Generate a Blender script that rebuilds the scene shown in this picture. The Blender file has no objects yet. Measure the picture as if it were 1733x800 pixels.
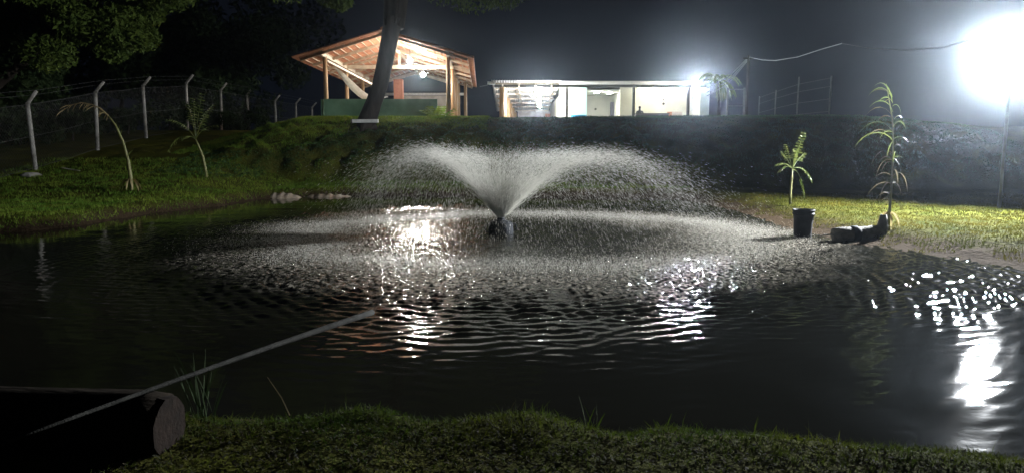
import bpy, math, random
import numpy as np
from mathutils import Vector, Matrix
random.seed(7); rng = np.random.default_rng(7)
sc = bpy.context.scene
C = sc.collection
R = math.radians

# ------------------------------------------------------------------ camera
F = 1237.0                       # focal length in photo pixels (1733 wide)
EYE = 1.8                        # metres above the pond
PITCH = math.atan(160 / F)
cam = bpy.data.cameras.new('camera'); camo = bpy.data.objects.new('camera', cam); C.objects.link(camo)
cam.sensor_width = 36; cam.lens = F / 1733 * 36; cam.clip_start = .05; cam.clip_end = 2000
camo.location = (0, 0, EYE); camo.rotation_euler = (R(90) - PITCH, 0, 0)
sc.camera = camo
# ------------------------------------------------------------------ night sky
w = bpy.data.worlds.new('World'); sc.world = w; w.use_nodes = True
nt = w.node_tree; bg = nt.nodes['Background']
sky = nt.nodes.new('ShaderNodeTexSky'); sky.sky_type = 'NISHITA'; sky.sun_disc = False
sky.sun_elevation = R(-4); sky.sun_rotation = R(200)
mixn = nt.nodes.new('ShaderNodeMix'); mixn.data_type = 'RGBA'; mixn.inputs[0].default_value = .8
mixn.inputs[7].default_value = (.016, .023, .042, 1)
nt.links.new(sky.outputs[0], mixn.inputs[6]); nt.links.new(mixn.outputs[2], bg.inputs[0])
bg.inputs[1].default_value = .15
# ------------------------------------------------------------------ exposure and render
sc.view_settings.view_transform = 'Standard'; sc.view_settings.look = 'None'
sc.view_settings.exposure = .22; sc.view_settings.gamma = 1
sc.cycles.use_denoising = True
sc.cycles.max_bounces = 6; sc.cycles.diffuse_bounces = 2; sc.cycles.glossy_bounces = 3
sc.cycles.transmission_bounces = 3; sc.cycles.volume_bounces = 0; sc.cycles.transparent_max_bounces = 12
sc.cycles.sample_clamp_indirect = 4; sc.cycles.sample_clamp_direct = 0
sc.cycles.caustics_reflective = False; sc.cycles.caustics_refractive = False
FLOOD = 13000.0       # radiance of the big floodlight panel
HAZE = .00065

# ------------------------------------------------------------------ helpers
def at(px, py, Y):
    """point at depth Y seen at photo pixel (px, py)"""
    x = (px - 866.5) / F; v = -(py - 400) / F
    d = Vector((x, math.cos(PITCH) + v * math.sin(PITCH), -math.sin(PITCH) + v * math.cos(PITCH)))
    return Vector((0, 0, EYE)) + d * (Y / d.y)
def on_water(px, py, z=0.):
    x = (px - 866.5) / F; v = -(py - 400) / F
    d = Vector((x, math.cos(PITCH) + v * math.sin(PITCH), -math.sin(PITCH) + v * math.cos(PITCH)))
    return Vector((0, 0, EYE)) + d * ((z - EYE) / d.z)

def tag(o, label=None, cat=None, group=None, kind=None):
    if label: o['label'] = label
    if cat: o['category'] = cat
    if group: o['group'] = group
    if kind: o['kind'] = kind
    return o
def thing(name, loc, label, cat, group=None):
    o = bpy.data.objects.new(name, None); C.objects.link(o); o.location = loc
    o.empty_display_size = .2
    return tag(o, label, cat, group)
def rootloc(o):
    p = Vector((0, 0, 0))
    while o is not None:
        p += o.location; o = o.parent
    return p
def link_mesh(name, me, parent=None, M=None):
    """link a mesh; world matrix M (default identity), made relative to an unrotated parent"""
    o = bpy.data.objects.new(name, me); C.objects.link(o)
    M = M or Matrix()
    if parent is not None:
        o.parent = parent; M = Matrix.Translation(-rootloc(parent)) @ M
    o.matrix_local = M
    return o
def np_mesh(name, V, faces, mat, smooth=False):
    """faces: int array (n,3) or (n,4)"""
    me = bpy.data.meshes.new(name); V = np.asarray(V, dtype=np.float32); faces = np.asarray(faces, dtype=np.int32)
    n, k = faces.shape
    me.vertices.add(len(V)); me.vertices.foreach_set('co', V.ravel())
    me.loops.add(n * k); me.loops.foreach_set('vertex_index', faces.ravel())
    me.polygons.add(n); me.polygons.foreach_set('loop_start', np.arange(0, n * k, k, dtype=np.int32))
    me.polygons.foreach_set('loop_total', np.full(n, k, dtype=np.int32))
    me.polygons.foreach_set('use_smooth', np.full(n, smooth))
    me.materials.append(mat); me.update(calc_edges=True); me.validate()
    return me

class MB:
    def __init__(s): s.v = []; s.f = []
    def add(s, vs, fs):
        b = len(s.v); s.v += [Vector(p) for p in vs]; s.f += [tuple(b + i for i in f) for f in fs]; return s
    def box(s, c, d, M=None):
        x, y, z = d[0] / 2, d[1] / 2, d[2] / 2
        vs = [Vector((a * x, b * y, e * z)) for a in (-1, 1) for b in (-1, 1) for e in (-1, 1)]
        if M: vs = [M @ p for p in vs]
        vs = [p + Vector(c) for p in vs]
        return s.add(vs, [(0, 1, 3, 2), (4, 6, 7, 5), (0, 4, 5, 1), (2, 3, 7, 6), (0, 2, 6, 4), (1, 5, 7, 3)])
    def bar(s, a, b, wx, wz, up=(0, 0, 1)):
        a = Vector(a); b = Vector(b); d = (b - a).normalized(); u = Vector(up)
        if abs(d.dot(u)) > .95: u = Vector((0, 1, 0))
        r = d.cross(u).normalized(); u = r.cross(d)
        vs = []
        for p in (a, b):
            for i, j in ((-1, -1), (1, -1), (1, 1), (-1, 1)): vs.append(p + r * i * wx / 2 + u * j * wz / 2)
        return s.add(vs, [(0, 1, 2, 3), (7, 6, 5, 4), (0, 4, 5, 1), (1, 5, 6, 2), (2, 6, 7, 3), (3, 7, 4, 0)])
    def tube(s, pts, rad, n=8, cap=True, wob=0):
        pts = [Vector(p) for p in pts]
        if not hasattr(rad, '__len__'): rad = [rad] * len(pts)
        vs = []; prev = None
        for i, p in enumerate(pts):
            d = (pts[min(i + 1, len(pts) - 1)] - pts[max(i - 1, 0)]).normalized()
            if prev is None:
                u = Vector((0, 0, 1)) if abs(d.z) < .9 else Vector((1, 0, 0))
            else: u = prev
            r = d.cross(u).normalized(); u = r.cross(d).normalized(); prev = u
            for k in range(n):
                a = 2 * math.pi * k / n; q = rad[i] * (1 + random.uniform(-wob, wob))
                vs.append(p + (r * math.cos(a) + u * math.sin(a)) * q)
        fs = [(i * n + k, i * n + (k + 1) % n, (i + 1) * n + (k + 1) % n, (i + 1) * n + k) for i in range(len(pts) - 1) for k in range(n)]
        if cap: fs += [tuple(range(n - 1, -1, -1)), tuple((len(pts) - 1) * n + k for k in range(n))]
        return s.add(vs, fs)
    def lathe(s, prof, c, n=20):
        vs = []; c = Vector(c)
        for r, z in prof:
            for k in range(n):
                a = 2 * math.pi * k / n; vs.append(c + Vector((r * math.cos(a), r * math.sin(a), z)))
        m = len(prof)
        fs = [(i * n + k, i * n + (k + 1) % n, (i + 1) * n + (k + 1) % n, (i + 1) * n + k) for i in range(m - 1) for k in range(n)]
        fs += [tuple(range(n - 1, -1, -1)), tuple((m - 1) * n + k for k in range(n))]
        return s.add(vs, fs)
    def leaf(s, p, d, L, wd, droop=.5, n=4, twist=0., fold=0.):
        """a drooping blade: starts at p along d"""
        p = Vector(p); d = Vector(d).normalized(); pts = []; q = p.copy()
        for i in range(n + 1):
            pts.append(q.copy()); d = (d + Vector((0, 0, -droop / n))).normalized(); q = q + d * (L / n)
        vs = []
        for i, a in enumerate(pts):
            t = i / n; dd = (pts[min(i + 1, n)] - pts[max(i - 1, 0)]).normalized()
            r = dd.cross(Vector((math.sin(twist), math.cos(twist), .3))).normalized()
            ww = wd * (.45 + 1.1 * t if t < .5 else 2 * (1 - t)) * .5 + .0008
            vs += [a - r * ww, a + r * ww]
        return s.add(vs, [(2 * i, 2 * i + 1, 2 * i + 3, 2 * i + 2) for i in range(n)])
    def mesh(s, name, mat, off=None, smooth=False):
        me = bpy.data.meshes.new(name)
        off = off or Vector((0, 0, 0))
        me.from_pydata([tuple(p - off) for p in s.v], [], s.f)
        me.materials.append(mat)
        if smooth: me.polygons.foreach_set('use_smooth', [True] * len(me.polygons))
        me.update(); return me
    def build(s, name, mat, parent=None, smooth=False, label=None):
        """part (world coordinates) under parent"""
        if parent is not None: off = rootloc(parent)
        else: off = Vector((0, 0, 0))
        o = bpy.data.objects.new(name, s.mesh(name, mat, off, smooth)); C.objects.link(o)
        if parent is not None: o.parent = parent
        if label: o['label'] = label
        return o

# ------------------------------------------------------------------ materials
def mat(name, c1, c2=None, rough=.7, scale=6., bump=0., bscale=None, trans=0., metal=0., spec=.5, stretch=None, detail=4):
    m = bpy.data.materials.new(name); m.use_nodes = True; t = m.node_tree; p = t.nodes['Principled BSDF']
    p.inputs['Roughness'].default_value = rough; p.inputs['Metallic'].default_value = metal
    p.inputs['Specular IOR Level'].default_value = spec
    p.inputs['Base Color'].default_value = (*c1, 1)
    tc = t.nodes.new('ShaderNodeTexCoord'); co = tc.outputs['Object']
    if stretch:
        mp = t.nodes.new('ShaderNodeMapping'); mp.inputs['Scale'].default_value = stretch
        t.links.new(co, mp.inputs[0]); co = mp.outputs[0]
    if c2:
        n = t.nodes.new('ShaderNodeTexNoise'); n.inputs['Scale'].default_value = scale; n.inputs['Detail'].default_value = detail
        r = t.nodes.new('ShaderNodeValToRGB'); r.color_ramp.elements[0].position = .35; r.color_ramp.elements[1].position = .68
        r.color_ramp.elements[0].color = (*c1, 1); r.color_ramp.elements[1].color = (*c2, 1)
        t.links.new(co, n.inputs['Vector']); t.links.new(n.outputs['Fac'], r.inputs[0]); t.links.new(r.outputs[0], p.inputs['Base Color'])
        csock = r.outputs[0]
    if bump:
        n = t.nodes.new('ShaderNodeTexNoise'); n.inputs['Scale'].default_value = bscale or scale * 4; n.inputs['Detail'].default_value = 6
        b = t.nodes.new('ShaderNodeBump'); b.inputs['Strength'].default_value = bump; b.inputs['Distance'].default_value = .02
        t.links.new(co, n.inputs['Vector']); t.links.new(n.outputs['Fac'], b.inputs['Height']); t.links.new(b.outputs[0], p.inputs['Normal'])
    if trans:
        tr = t.nodes.new('ShaderNodeBsdfTranslucent'); tr.inputs[0].default_value = (*c1, 1)
        if c2: t.links.new(csock, tr.inputs[0])
        mx = t.nodes.new('ShaderNodeMixShader'); mx.inputs[0].default_value = trans
        t.links.new(p.outputs[0], mx.inputs[1]); t.links.new(tr.outputs[0], mx.inputs[2])
        t.links.new(mx.outputs[0], t.nodes['Material Output'].inputs[0])
    return m
def glow(name, col, s):
    m = bpy.data.materials.new(name); m.use_nodes = True; t = m.node_tree; t.nodes.remove(t.nodes['Principled BSDF'])
    e = t.nodes.new('ShaderNodeEmission'); e.inputs[0].default_value = (*col, 1); e.inputs[1].default_value = s
    t.links.new(e.outputs[0], t.nodes['Material Output'].inputs[0]); return m

M_grass = mat('grass_blades', (.026, .055, .005), (.075, .09, .008), .85, 1.3, trans=.35, spec=.2)
M_lawn = mat('lawn_blades', (.085, .17, .018), (.18, .24, .03), .7, .9, trans=.45, spec=.15)
M_dry = mat('dry_lawn_blades', (.038, .045, .005), (.09, .075, .010), .8, .9, trans=.3, spec=.03)
M_cover = mat('ground_cover', (.024, .07, .014), (.06, .13, .025), .7, 1.2, trans=.2)
M_litter = mat('leaf_litter', (.012, .015, .006), (.045, .038, .02), .9, 30., trans=.2, detail=1, spec=.15)
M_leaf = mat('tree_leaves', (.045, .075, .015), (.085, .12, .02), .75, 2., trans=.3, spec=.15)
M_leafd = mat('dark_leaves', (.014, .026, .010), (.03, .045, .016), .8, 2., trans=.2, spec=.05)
M_bark = mat('tree_bark', (.014, .011, .009), (.035, .028, .022), .95, 5., 1., 14., spec=.08, stretch=(1, 1, .25))
M_palm = mat('palm_leaf', (.08, .12, .025), (.16, .18, .04), .45, 4., trans=.35)
M_palmdry = mat('dry_palm_leaf', (.2, .16, .07), (.36, .29, .14), .6, 5., trans=.3)
M_dryleaf = mat('withered_leaf', (.09, .075, .035), (.20, .165, .08), .8, 5., trans=.25, spec=.15)
M_palmstem = mat('palm_stem', (.10, .11, .03), (.20, .19, .07), .6, 8., .4)
M_concrete = mat('concrete', (.16, .15, .13), (.46, .45, .42), .9, 3., .4, 30.)
M_greypost = mat('grey_post', (.08, .08, .075), (.14, .14, .13), .9, 4., .3, 30.)  # plain darker grey than the concrete posts
M_wire = mat('wire', (.05, .05, .05), None, .6)
M_wood = mat('post_timber', (.28, .17, .08), (.42, .27, .14), .65, 3., .3, 25., stretch=(3, 3, .4))
M_woodp = mat('pale_timber', (.45, .36, .25), (.6, .5, .38), .6, 4., .2, 20.)
M_rafter = mat('rafter_timber', (.3, .2, .12), (.45, .33, .22), .65, 5., .2, 20.)
M_tile = mat('clay_tile', (.36, .12, .055), (.5, .22, .11), .7, 2.2, .2, 30.)
M_greenwall = mat('green_plaster', (.09, .20, .12), (.22, .40, .26), .85, 1.1, .2, 20.)
M_brick = mat('orange_brick', (.45, .15, .07), (.55, .22, .11), .8, 6., .3, 20.)
M_stonewall = mat('pale_render', (.45, .40, .33), (.66, .62, .55), .85, 2.5, .4, 10.)
M_cream = mat('cream_plaster', (.62, .60, .45), (.72, .70, .56), .8, 1., .1, 20.)
M_mint = mat('mint_plaster', (.45, .66, .55), (.52, .72, .62), .7, 1., .1, 20.)
M_greywall = mat('grey_plaster', (.42, .42, .38), (.52, .51, .46), .8, .8, .1, 20.)
M_sheet = mat('fibre_cement', (.42, .40, .37), (.55, .53, .50), .8, 3., .2, 20.)
M_darkpost = mat('dark_steel', (.06, .06, .05), (.09, .085, .07), .5, 4.)
M_black = mat('black_plastic', (.012, .014, .017), (.02, .022, .027), .7, 8., .05, spec=.15)
M_fridge = mat('dark_panel', (.035, .035, .05), None, .4)
M_blue = mat('blue_plastic', (.03, .30, .55), None, .4)
M_white = mat('white_paint', (.75, .75, .73), (.6, .6, .57), .5, 6.)
M_slab = mat('floor_slab', (.3, .28, .25), (.4, .38, .34), .7, 1.5, .1, 20.)
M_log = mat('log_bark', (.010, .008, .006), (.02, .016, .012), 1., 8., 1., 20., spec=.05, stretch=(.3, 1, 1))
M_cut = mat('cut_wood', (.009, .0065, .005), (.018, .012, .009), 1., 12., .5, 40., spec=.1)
M_oldlog = mat('grey_log', (.10, .10, .09), (.20, .19, .17), .9, 9., .8, 30.)
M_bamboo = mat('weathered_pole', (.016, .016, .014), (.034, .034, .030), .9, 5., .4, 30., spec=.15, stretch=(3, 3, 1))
M_glint = mat('glint_sand', (.22, .17, .12), (.42, .36, .29), .3, 9., .6, 30.)  # pale colour stands in for a glint on the wet shore
M_cloth = mat('hammock_cloth', (.6, .55, .48), (.7, .66, .6), .9, 5., trans=.2)
M_skin = mat('skin', (.35, .2, .14), None, .6)
M_dark_shirt = mat('dark_shirt', (.03, .03, .04), None, .8)
M_thincable = mat('dark_cable', (.03, .03, .03), None, .6)
M_cable = mat('cable', (.16, .16, .155), None, .5)
M_bulb = glow('lamp_glow', (1, .97, .90), 1500.)
M_tubeglow = glow('tube_glow', (.93, .97, 1), 1300.)
M_flood = glow('flood_glow', (.93, .97, 1), FLOOD)
M_flood2 = glow('flood_glow_small', (.88, .94, 1), 7500.)
M_panel = glow('ceiling_lamp_glow', (1, .98, .9), 600.)
M_batten = glow('batten_tube_glow', (1, .98, .9), 330.)

def water_mat():
    m = bpy.data.materials.new('pond_water'); m.use_nodes = True; t = m.node_tree; p = t.nodes['Principled BSDF']
    N = t.nodes.new; L = t.links.new
    p.inputs['Roughness'].default_value = .04; p.inputs['IOR'].default_value = 1.33
    g = N('ShaderNodeNewGeometry')
    sub = N('ShaderNodeVectorMath'); sub.operation = 'SUBTRACT'; sub.inputs[1].default_value = (FC[0] + .25, FC[1] - .2, 0)
    L(g.outputs['Position'], sub.inputs[0])
    le = N('ShaderNodeVectorMath'); le.operation = 'LENGTH'; L(sub.outputs[0], le.inputs[0])
    n0 = N('ShaderNodeTexNoise'); n0.inputs['Scale'].default_value = .9; n0.inputs['Detail'].default_value = 3
    L(g.outputs['Position'], n0.inputs['Vector'])
    off = N('ShaderNodeMath'); off.operation = 'MULTIPLY_ADD'; off.inputs[1].default_value = 2.2; L(n0.outputs['Fac'], off.inputs[0]); L(le.outputs['Value'], off.inputs[2])
    ring = N('ShaderNodeValToRGB'); cr = ring.color_ramp
    sc_ = N('ShaderNodeMath'); sc_.operation = 'DIVIDE'; sc_.inputs[1].default_value = 10; L(off.outputs[0], sc_.inputs[0]); L(sc_.outputs[0], ring.inputs[0])
    cr.elements[0].position = .36; cr.elements[0].color = (.05, .05, .05, 1)
    e = cr.elements.new(.50); e.color = (.8, .8, .8, 1); e = cr.elements.new(.60); e.color = (1, 1, 1, 1)
    cr.elements[-1].position = .74; cr.elements[-1].color = (0, 0, 0, 1)
    # aerated foam
    n1 = N('ShaderNodeTexNoise'); n1.inputs['Scale'].default_value = 16; n1.inputs['Detail'].default_value = 6; n1.inputs['Roughness'].default_value = .7
    L(g.outputs['Position'], n1.inputs['Vector'])
    r1 = N('ShaderNodeValToRGB'); r1.color_ramp.elements[0].position = .46; r1.color_ramp.elements[1].position = .66
    L(n1.outputs['Fac'], r1.inputs[0])
    mul = N('ShaderNodeMath'); mul.operation = 'MULTIPLY'; L(r1.outputs[0], mul.inputs[0]); L(ring.outputs[0], mul.inputs[1])
    mix = N('ShaderNodeMix'); mix.data_type = 'RGBA'; mix.inputs[6].default_value = (.010, .010, .007, 1); mix.inputs[7].default_value = (.55, .50, .42, 1)
    L(mul.outputs[0], mix.inputs[0]); L(mix.outputs[2], p.inputs['Base Color'])
    n2 = N('ShaderNodeTexNoise'); n2.inputs['Scale'].default_value = 22; n2.inputs['Detail'].default_value = 5
    L(g.outputs['Position'], n2.inputs['Vector'])
    far_ = N('ShaderNodeMapRange'); far_.inputs[1].default_value = 8.0; far_.inputs[2].default_value = 5.5; far_.inputs[3].default_value = .02; far_.inputs[4].default_value = .30
    L(le.outputs['Value'], far_.inputs[0])
    b = N('ShaderNodeBump'); b.inputs['Distance'].default_value = .03
    bs = N('ShaderNodeMath'); bs.operation = 'MULTIPLY_ADD'; bs.inputs[1].default_value = .6; L(ring.outputs[0], bs.inputs[0]); L(far_.outputs[0], bs.inputs[2])
    L(bs.outputs[0], b.inputs['Strength']); L(n2.outputs['Fac'], b.inputs['Height']); L(b.outputs[0], p.inputs['Normal'])
    return m
def spray_mat(name='water_drops', alpha=.95):
    m = bpy.data.materials.new(name); m.use_nodes = True; t = m.node_tree; p = t.nodes['Principled BSDF']
    p.inputs['Base Color'].default_value = (.93, .92, .87, 1); p.inputs['Roughness'].default_value = .25
    tr = t.nodes.new('ShaderNodeBsdfTranslucent'); tr.inputs[0].default_value = (.95, .94, .89, 1)
    mx = t.nodes.new('ShaderNodeMixShader'); mx.inputs[0].default_value = .65
    tp = t.nodes.new('ShaderNodeBsdfTransparent'); mx2 = t.nodes.new('ShaderNodeMixShader'); mx2.inputs[0].default_value = alpha
    t.links.new(p.outputs[0], mx.inputs[1]); t.links.new(tr.outputs[0], mx.inputs[2])
    t.links.new(tp.outputs[0], mx2.inputs[1]); t.links.new(mx.outputs[0], mx2.inputs[2])
    t.links.new(mx2.outputs[0], t.nodes['Material Output'].inputs[0]); return m

# ------------------------------------------------------------------ terrain
FC = (-.22, 14.4)     # fountain centre
far = [(0, 395), (130, 384), (250, 362), (370, 350), (440, 338), (520, 333), (600, 331), (800, 331), (1000, 333), (1150, 338),
       (1200, 348), (1260, 362), (1330, 388), (1400, 402), (1440, 414), (1500, 420), (1560, 430), (1640, 442), (1733, 458)]
shore = [tuple(on_water(*p)[:2]) for p in far]
shore = [(-17.5, 11.5), (-15.5, 13.2)] + shore + [(9.6, 8), (8.5, 6), (5.6, 4.4), (3.6, 3.9), (2.56, 3.98), (1.67, 4.16), (.93, 4.36), (0, 4.47), (-1.5, 4.55), (-3, 4.6), (-6, 4.6), (-12, 5), (-18, 7.5)]
S = np.array(shore)
def sdist(x, y):
    """signed distance to the shoreline, + on land"""
    x = np.asarray(x, float); y = np.asarray(y, float)
    best = np.full(x.shape, 1e9); inside = np.zeros(x.shape, bool)
    for i in range(len(S)):
        ax, ay = S[i]; bx, by = S[(i + 1) % len(S)]
        dx, dy = bx - ax, by - ay; t = np.clip(((x - ax) * dx + (y - ay) * dy) / (dx * dx + dy * dy), 0, 1)
        best = np.minimum(best, (x - ax - t * dx) ** 2 + (y - ay - t * dy) ** 2)
        c = ((ay > y) != (by > y)) & (x < (bx - ax) * (y - ay) / (by - ay + 1e-12) + ax); inside ^= c
    return np.where(inside, -1, 1) * np.sqrt(best)
_w = []
for k in range(46):
    lam = 10 ** rng.uniform(math.log10(.35), math.log10(6)); a = rng.uniform(0, 2 * math.pi)
    _w.append((2 * math.pi / lam * math.cos(a), 2 * math.pi / lam * math.sin(a), rng.uniform(0, 6.28), lam))
def lumps(x, y, lo, hi):
    s = 0; n = 0
    for kx, ky, ph, lam in _w:
        if lo <= lam <= hi: s = s + np.sin(kx * x + ky * y + ph); n += 1
    return s / math.sqrt(max(n, 1))
def sstep(a, b, x):
    t = np.clip((x - a) / (b - a), 0, 1); return t * t * (3 - 2 * t)
def height(x, y, d=None):
    x = np.asarray(x, float); y = np.asarray(y, float)
    if d is None: d = sdist(x, y)
    rt = sstep(3, 5, x) * (y > 8)
    jag = .05 * lumps(x, y, .5, 1.6) * (1 - .75 * rt)
    dj = d + jag
    z = np.where(dj < 0, np.maximum(dj * .6, -1.0), 0) + .24 * sstep(0, .55 + 1.1 * rt, dj) + .009 * lumps(x, y, .35, 1.5) * sstep(0, .5, dj)
    land = sstep(0, 2, d) * (y > 10)
    # left meadow rising to the fence
    zl = np.clip((y - 19.5) * .118 - .02, 0, 1.9) * sstep(-7.5, -11, x)
    zmid = np.clip((y - 25) * .06, 0, .2)
    top = 2.62 - .45 * sstep(13, 20, x)
    toe = 26.6 - .22 * np.clip(x, 0, 14) + .5 * lumps(x, y, 1.5, 6) * .3
    tt = np.clip((y - toe) / (6.2 + .1 * np.clip(x, 0, 12)), 0, 1)
    m = (1 - (1 - tt) ** 2.2) * sstep(0, .12, tt) * sstep(-12.4, -8.8, x - .10 * (31 - np.clip(y, 26, 31)))
    mound = top * m
    base = zl * (1 - m) + zmid * (1 - m)
    zz = z + land * (base + mound + .09 * lumps(x, y, .5, 2.5) * (m * (1 - m) * 4 + .15 * (m < .5)))
    return zz
def H(x, y): return float(height(np.array([x]), np.array([y]))[0])

def axis(lo, hi, step, far, n):
    core = np.arange(lo, hi + step / 2, step); g = np.geomspace(1, far, n)
    return np.concatenate([(lo - g[::-1] * 1.0), core, hi + g])
ax = axis(-20, 18, .13, 700, 26); ay = axis(-1, 36, .13, 700, 26)
X, Y = np.meshgrid(ax, ay); Z = height(X, Y)
V = np.stack([X.ravel(), Y.ravel(), Z.ravel()], 1); nx = len(ax); ny = len(ay)
idx = (np.arange(ny - 1)[:, None] * nx + np.arange(nx - 1)[None, :]).ravel()
G = np.stack([idx, idx + 1, idx + nx + 1, idx + nx], 1)
def ground_mat():
    m = bpy.data.materials.new('ground'); m.use_nodes = True; t = m.node_tree; p = t.nodes['Principled BSDF']; N = t.nodes.new; L = t.links.new
    p.inputs['Roughness'].default_value = 1; p.inputs['Specular IOR Level'].default_value = .02
    g = N('ShaderNodeNewGeometry')
    n = N('ShaderNodeTexNoise'); n.inputs['Scale'].default_value = 1.1; n.inputs['Detail'].default_value = 8; L(g.outputs['Position'], n.inputs['Vector'])
    r = N('ShaderNodeValToRGB'); e = r.color_ramp.elements; e[0].position = .3; e[0].color = (.030, .042, .006, 1); e[1].position = .7; e[1].color = (.075, .085, .010, 1)
    x = r.color_ramp.elements.new(.52); x.color = (.055, .056, .012, 1)
    L(n.outputs['Fac'], r.inputs[0])
    s = N('ShaderNodeSeparateXYZ'); L(g.outputs['Position'], s.inputs[0])
    n3 = N('ShaderNodeTexNoise'); n3.inputs['Scale'].default_value = 3; n3.inputs['Detail'].default_value = 5; L(g.outputs['Position'], n3.inputs['Vector'])
    a = N('ShaderNodeMath'); a.operation = 'MULTIPLY_ADD'; a.inputs[1].default_value = -.22; L(n3.outputs['Fac'], a.inputs[0]); L(s.outputs['Z'], a.inputs[2])
    mr = N('ShaderNodeMapRange'); mr.inputs[1].default_value = -.02; mr.inputs[2].default_value = .12; L(a.outputs[0], mr.inputs[0])
    mx = N('ShaderNodeMix'); mx.data_type = 'RGBA'; mx.inputs[6].default_value = (.036, .025, .015, 1)
    L(mr.outputs[0], mx.inputs[0]); L(r.outputs[0], mx.inputs[7]); L(mx.outputs[2], p.inputs['Base Color'])
    n2 = N('ShaderNodeTexNoise'); n2.inputs['Scale'].default_value = 14; n2.inputs['Detail'].default_value = 8; L(g.outputs['Position'], n2.inputs['Vector'])
    b = N('ShaderNodeBump'); b.inputs['Strength'].default_value = .9; b.inputs['Distance'].default_value = .06
    L(n2.outputs['Fac'], b.inputs['Height']); L(b.outputs[0], p.inputs['Normal']); return m
o = link_mesh('ground', np_mesh('ground', V, G, ground_mat(), True)); tag(o, 'grassy ground with the pond basin and raised bank', kind='structure')

# ------------------------------------------------------------------ pond water: waves running out from where the spray lands
wx = np.arange(-17.5, 11.01, .042); wy = np.concatenate([np.arange(3.7, 13.5, .034), np.arange(13.5, 26.0, .08)])
X, Y = np.meshgrid(wx, wy)
r = np.hypot(X - FC[0], Y - FC[1]); hgt = np.zeros_like(X)
r0 = 7.5 + 2.2 * sstep(1.5, 5, X) * sstep(6.3, 8, Y) - 1.0 * sstep(-3, -7, X)
reach = 1 / (1 + np.exp((r - r0) / .5)) + .05 + .10 * sstep(1.8, 3.4, X)
for k in range(110):
    a = rng.uniform(0, 2 * math.pi); rr = rng.uniform(3.2, 5.6); sx, sy = FC[0] + rr * math.cos(a), FC[1] + rr * math.sin(a)
    lam = 10 ** rng.uniform(math.log10(.11), math.log10(.23)); d = np.hypot(X - sx, Y - sy)
    hgt += lam * .021 * rng.uniform(.5, 1.4) * np.sin(2 * math.pi * d / lam + rng.uniform(0, 6.28)) / np.sqrt(1 + d * .8) * np.exp(-np.maximum(d - 1, 0) * (.05 / lam) * .3)
lam2 = .9
for k in range(12):
    a = rng.uniform(0, 2 * math.pi); lam = rng.uniform(.5, 1.3)
    hgt += .0005 * np.sin(2 * math.pi / lam * (X * math.cos(a) + Y * math.sin(a)) + rng.uniform(0, 6.28)) / np.maximum(reach, .1)
Z = hgt * reach * (.45 + .55 * sstep(4.6, 6.4, r))
V = np.stack([X.ravel(), Y.ravel(), Z.ravel()], 1); nx = len(wx); ny = len(wy)
idx = (np.arange(ny - 1)[:, None] * nx + np.arange(nx - 1)[None, :]).ravel()
o = link_mesh('pond_water', np_mesh('pond_water', V, np.stack([idx, idx + 1, idx + nx + 1, idx + nx], 1), water_mat(), True))
tag(o, 'dark rippled water of the pond', kind='structure')

# ------------------------------------------------------------------ fountain
ft = thing('fountain', (FC[0], FC[1], 0), 'floating black aerator throwing a wide cone of spray in the pond', 'fountain')
c0 = (FC[0], FC[1], 0)
MB().lathe([(.10, -.15), (.22, -.12), (.245, -.04), (.25, .08), (.235, .19), (.20, .235), (.09, .245)], c0, 28).build('float_body', M_black, ft, True)
MB().lathe([(.11, .24), (.115, .265), (.075, .27), (.07, .315), (.035, .32)], c0, 20).build('nozzle', M_black, ft)
for k in range(4):
    a = R(20 + 90 * k); d = Vector((math.cos(a), math.sin(a), 0)); p = Vector(c0)
    MB().tube([p + d * .235 + Vector((0, 0, .03)), p + d * .31 + Vector((0, 0, .05)), p + d * .325 + Vector((0, 0, .12)), p + d * .30 + Vector((0, 0, .18)), p + d * .22 + Vector((0, 0, .18))], .013, 8).build('lifting_handle', M_black, ft, True)
def streaks(P, D, L, W):
    """stretched octahedra: positions P, unit dirs D, lengths L, half widths W"""
    n = len(P); up = np.tile([0., 0, 1], (n, 1)); up[np.abs(D[:, 2]) > .95] = [1, 0, 0]
    A = np.cross(D, up); A /= np.linalg.norm(A, axis=1)[:, None]; B = np.cross(A, D)
    a = rng.uniform(0, 6.28, n)[:, None]; A, B = A * np.cos(a) + B * np.sin(a), B * np.cos(a) - A * np.sin(a)
    h = (L / 2)[:, None]; wv = W[:, None]
    V = np.stack([P - D * h, P + A * wv, P + (B * .866 - A * .5) * wv, P - (B * .866 + A * .5) * wv, P + D * h], 1).reshape(-1, 3)
    f = np.array([(0, 2, 1), (0, 3, 2), (0, 1, 3), (4, 1, 2), (4, 2, 3), (4, 3, 1)])
    Fc = (f[None] + (np.arange(n) * 5)[:, None, None]).reshape(-1, 3); return V, Fc
n = 115000
az = rng.uniform(0, 2 * math.pi, n); jet = np.round(az / (2 * math.pi) * 54) / 54 * 2 * math.pi
az = np.where(rng.random(n) < .6, jet + rng.normal(0, .022, n), az)
lean = 1 + .12 * np.cos(az)
pulse = .05 * np.sin(az * 7) + .04 * np.sin(az * 17 + 1)
vr = (3.55 + rng.normal(0, .2, n) + np.where(rng.random(n) < .55, rng.exponential(.5, n), 0) + pulse * 4) * lean; vz = 4.92 + rng.normal(0, .16, n) - .25 * (vr - 4.1) * rng.random(n)
k = .12; inner = rng.random(n) < .17; vr = np.where(inner, rng.uniform(1.0, 3.5, n) * lean, vr); vz = np.where(inner, vz - .12, vz)
T = (vz + np.sqrt(vz ** 2 + 2 * 9.81 * .3)) / 9.81
t = T * rng.random(n) ** 1.45
g = 9.81
x = FC[0] + np.cos(az) * (.05 + vr / k * (1 - np.exp(-k * t))) + .25 * t * t
y = FC[1] + .87 * np.sin(az) * (.05 + vr / k * (1 - np.exp(-k * t)))
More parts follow.
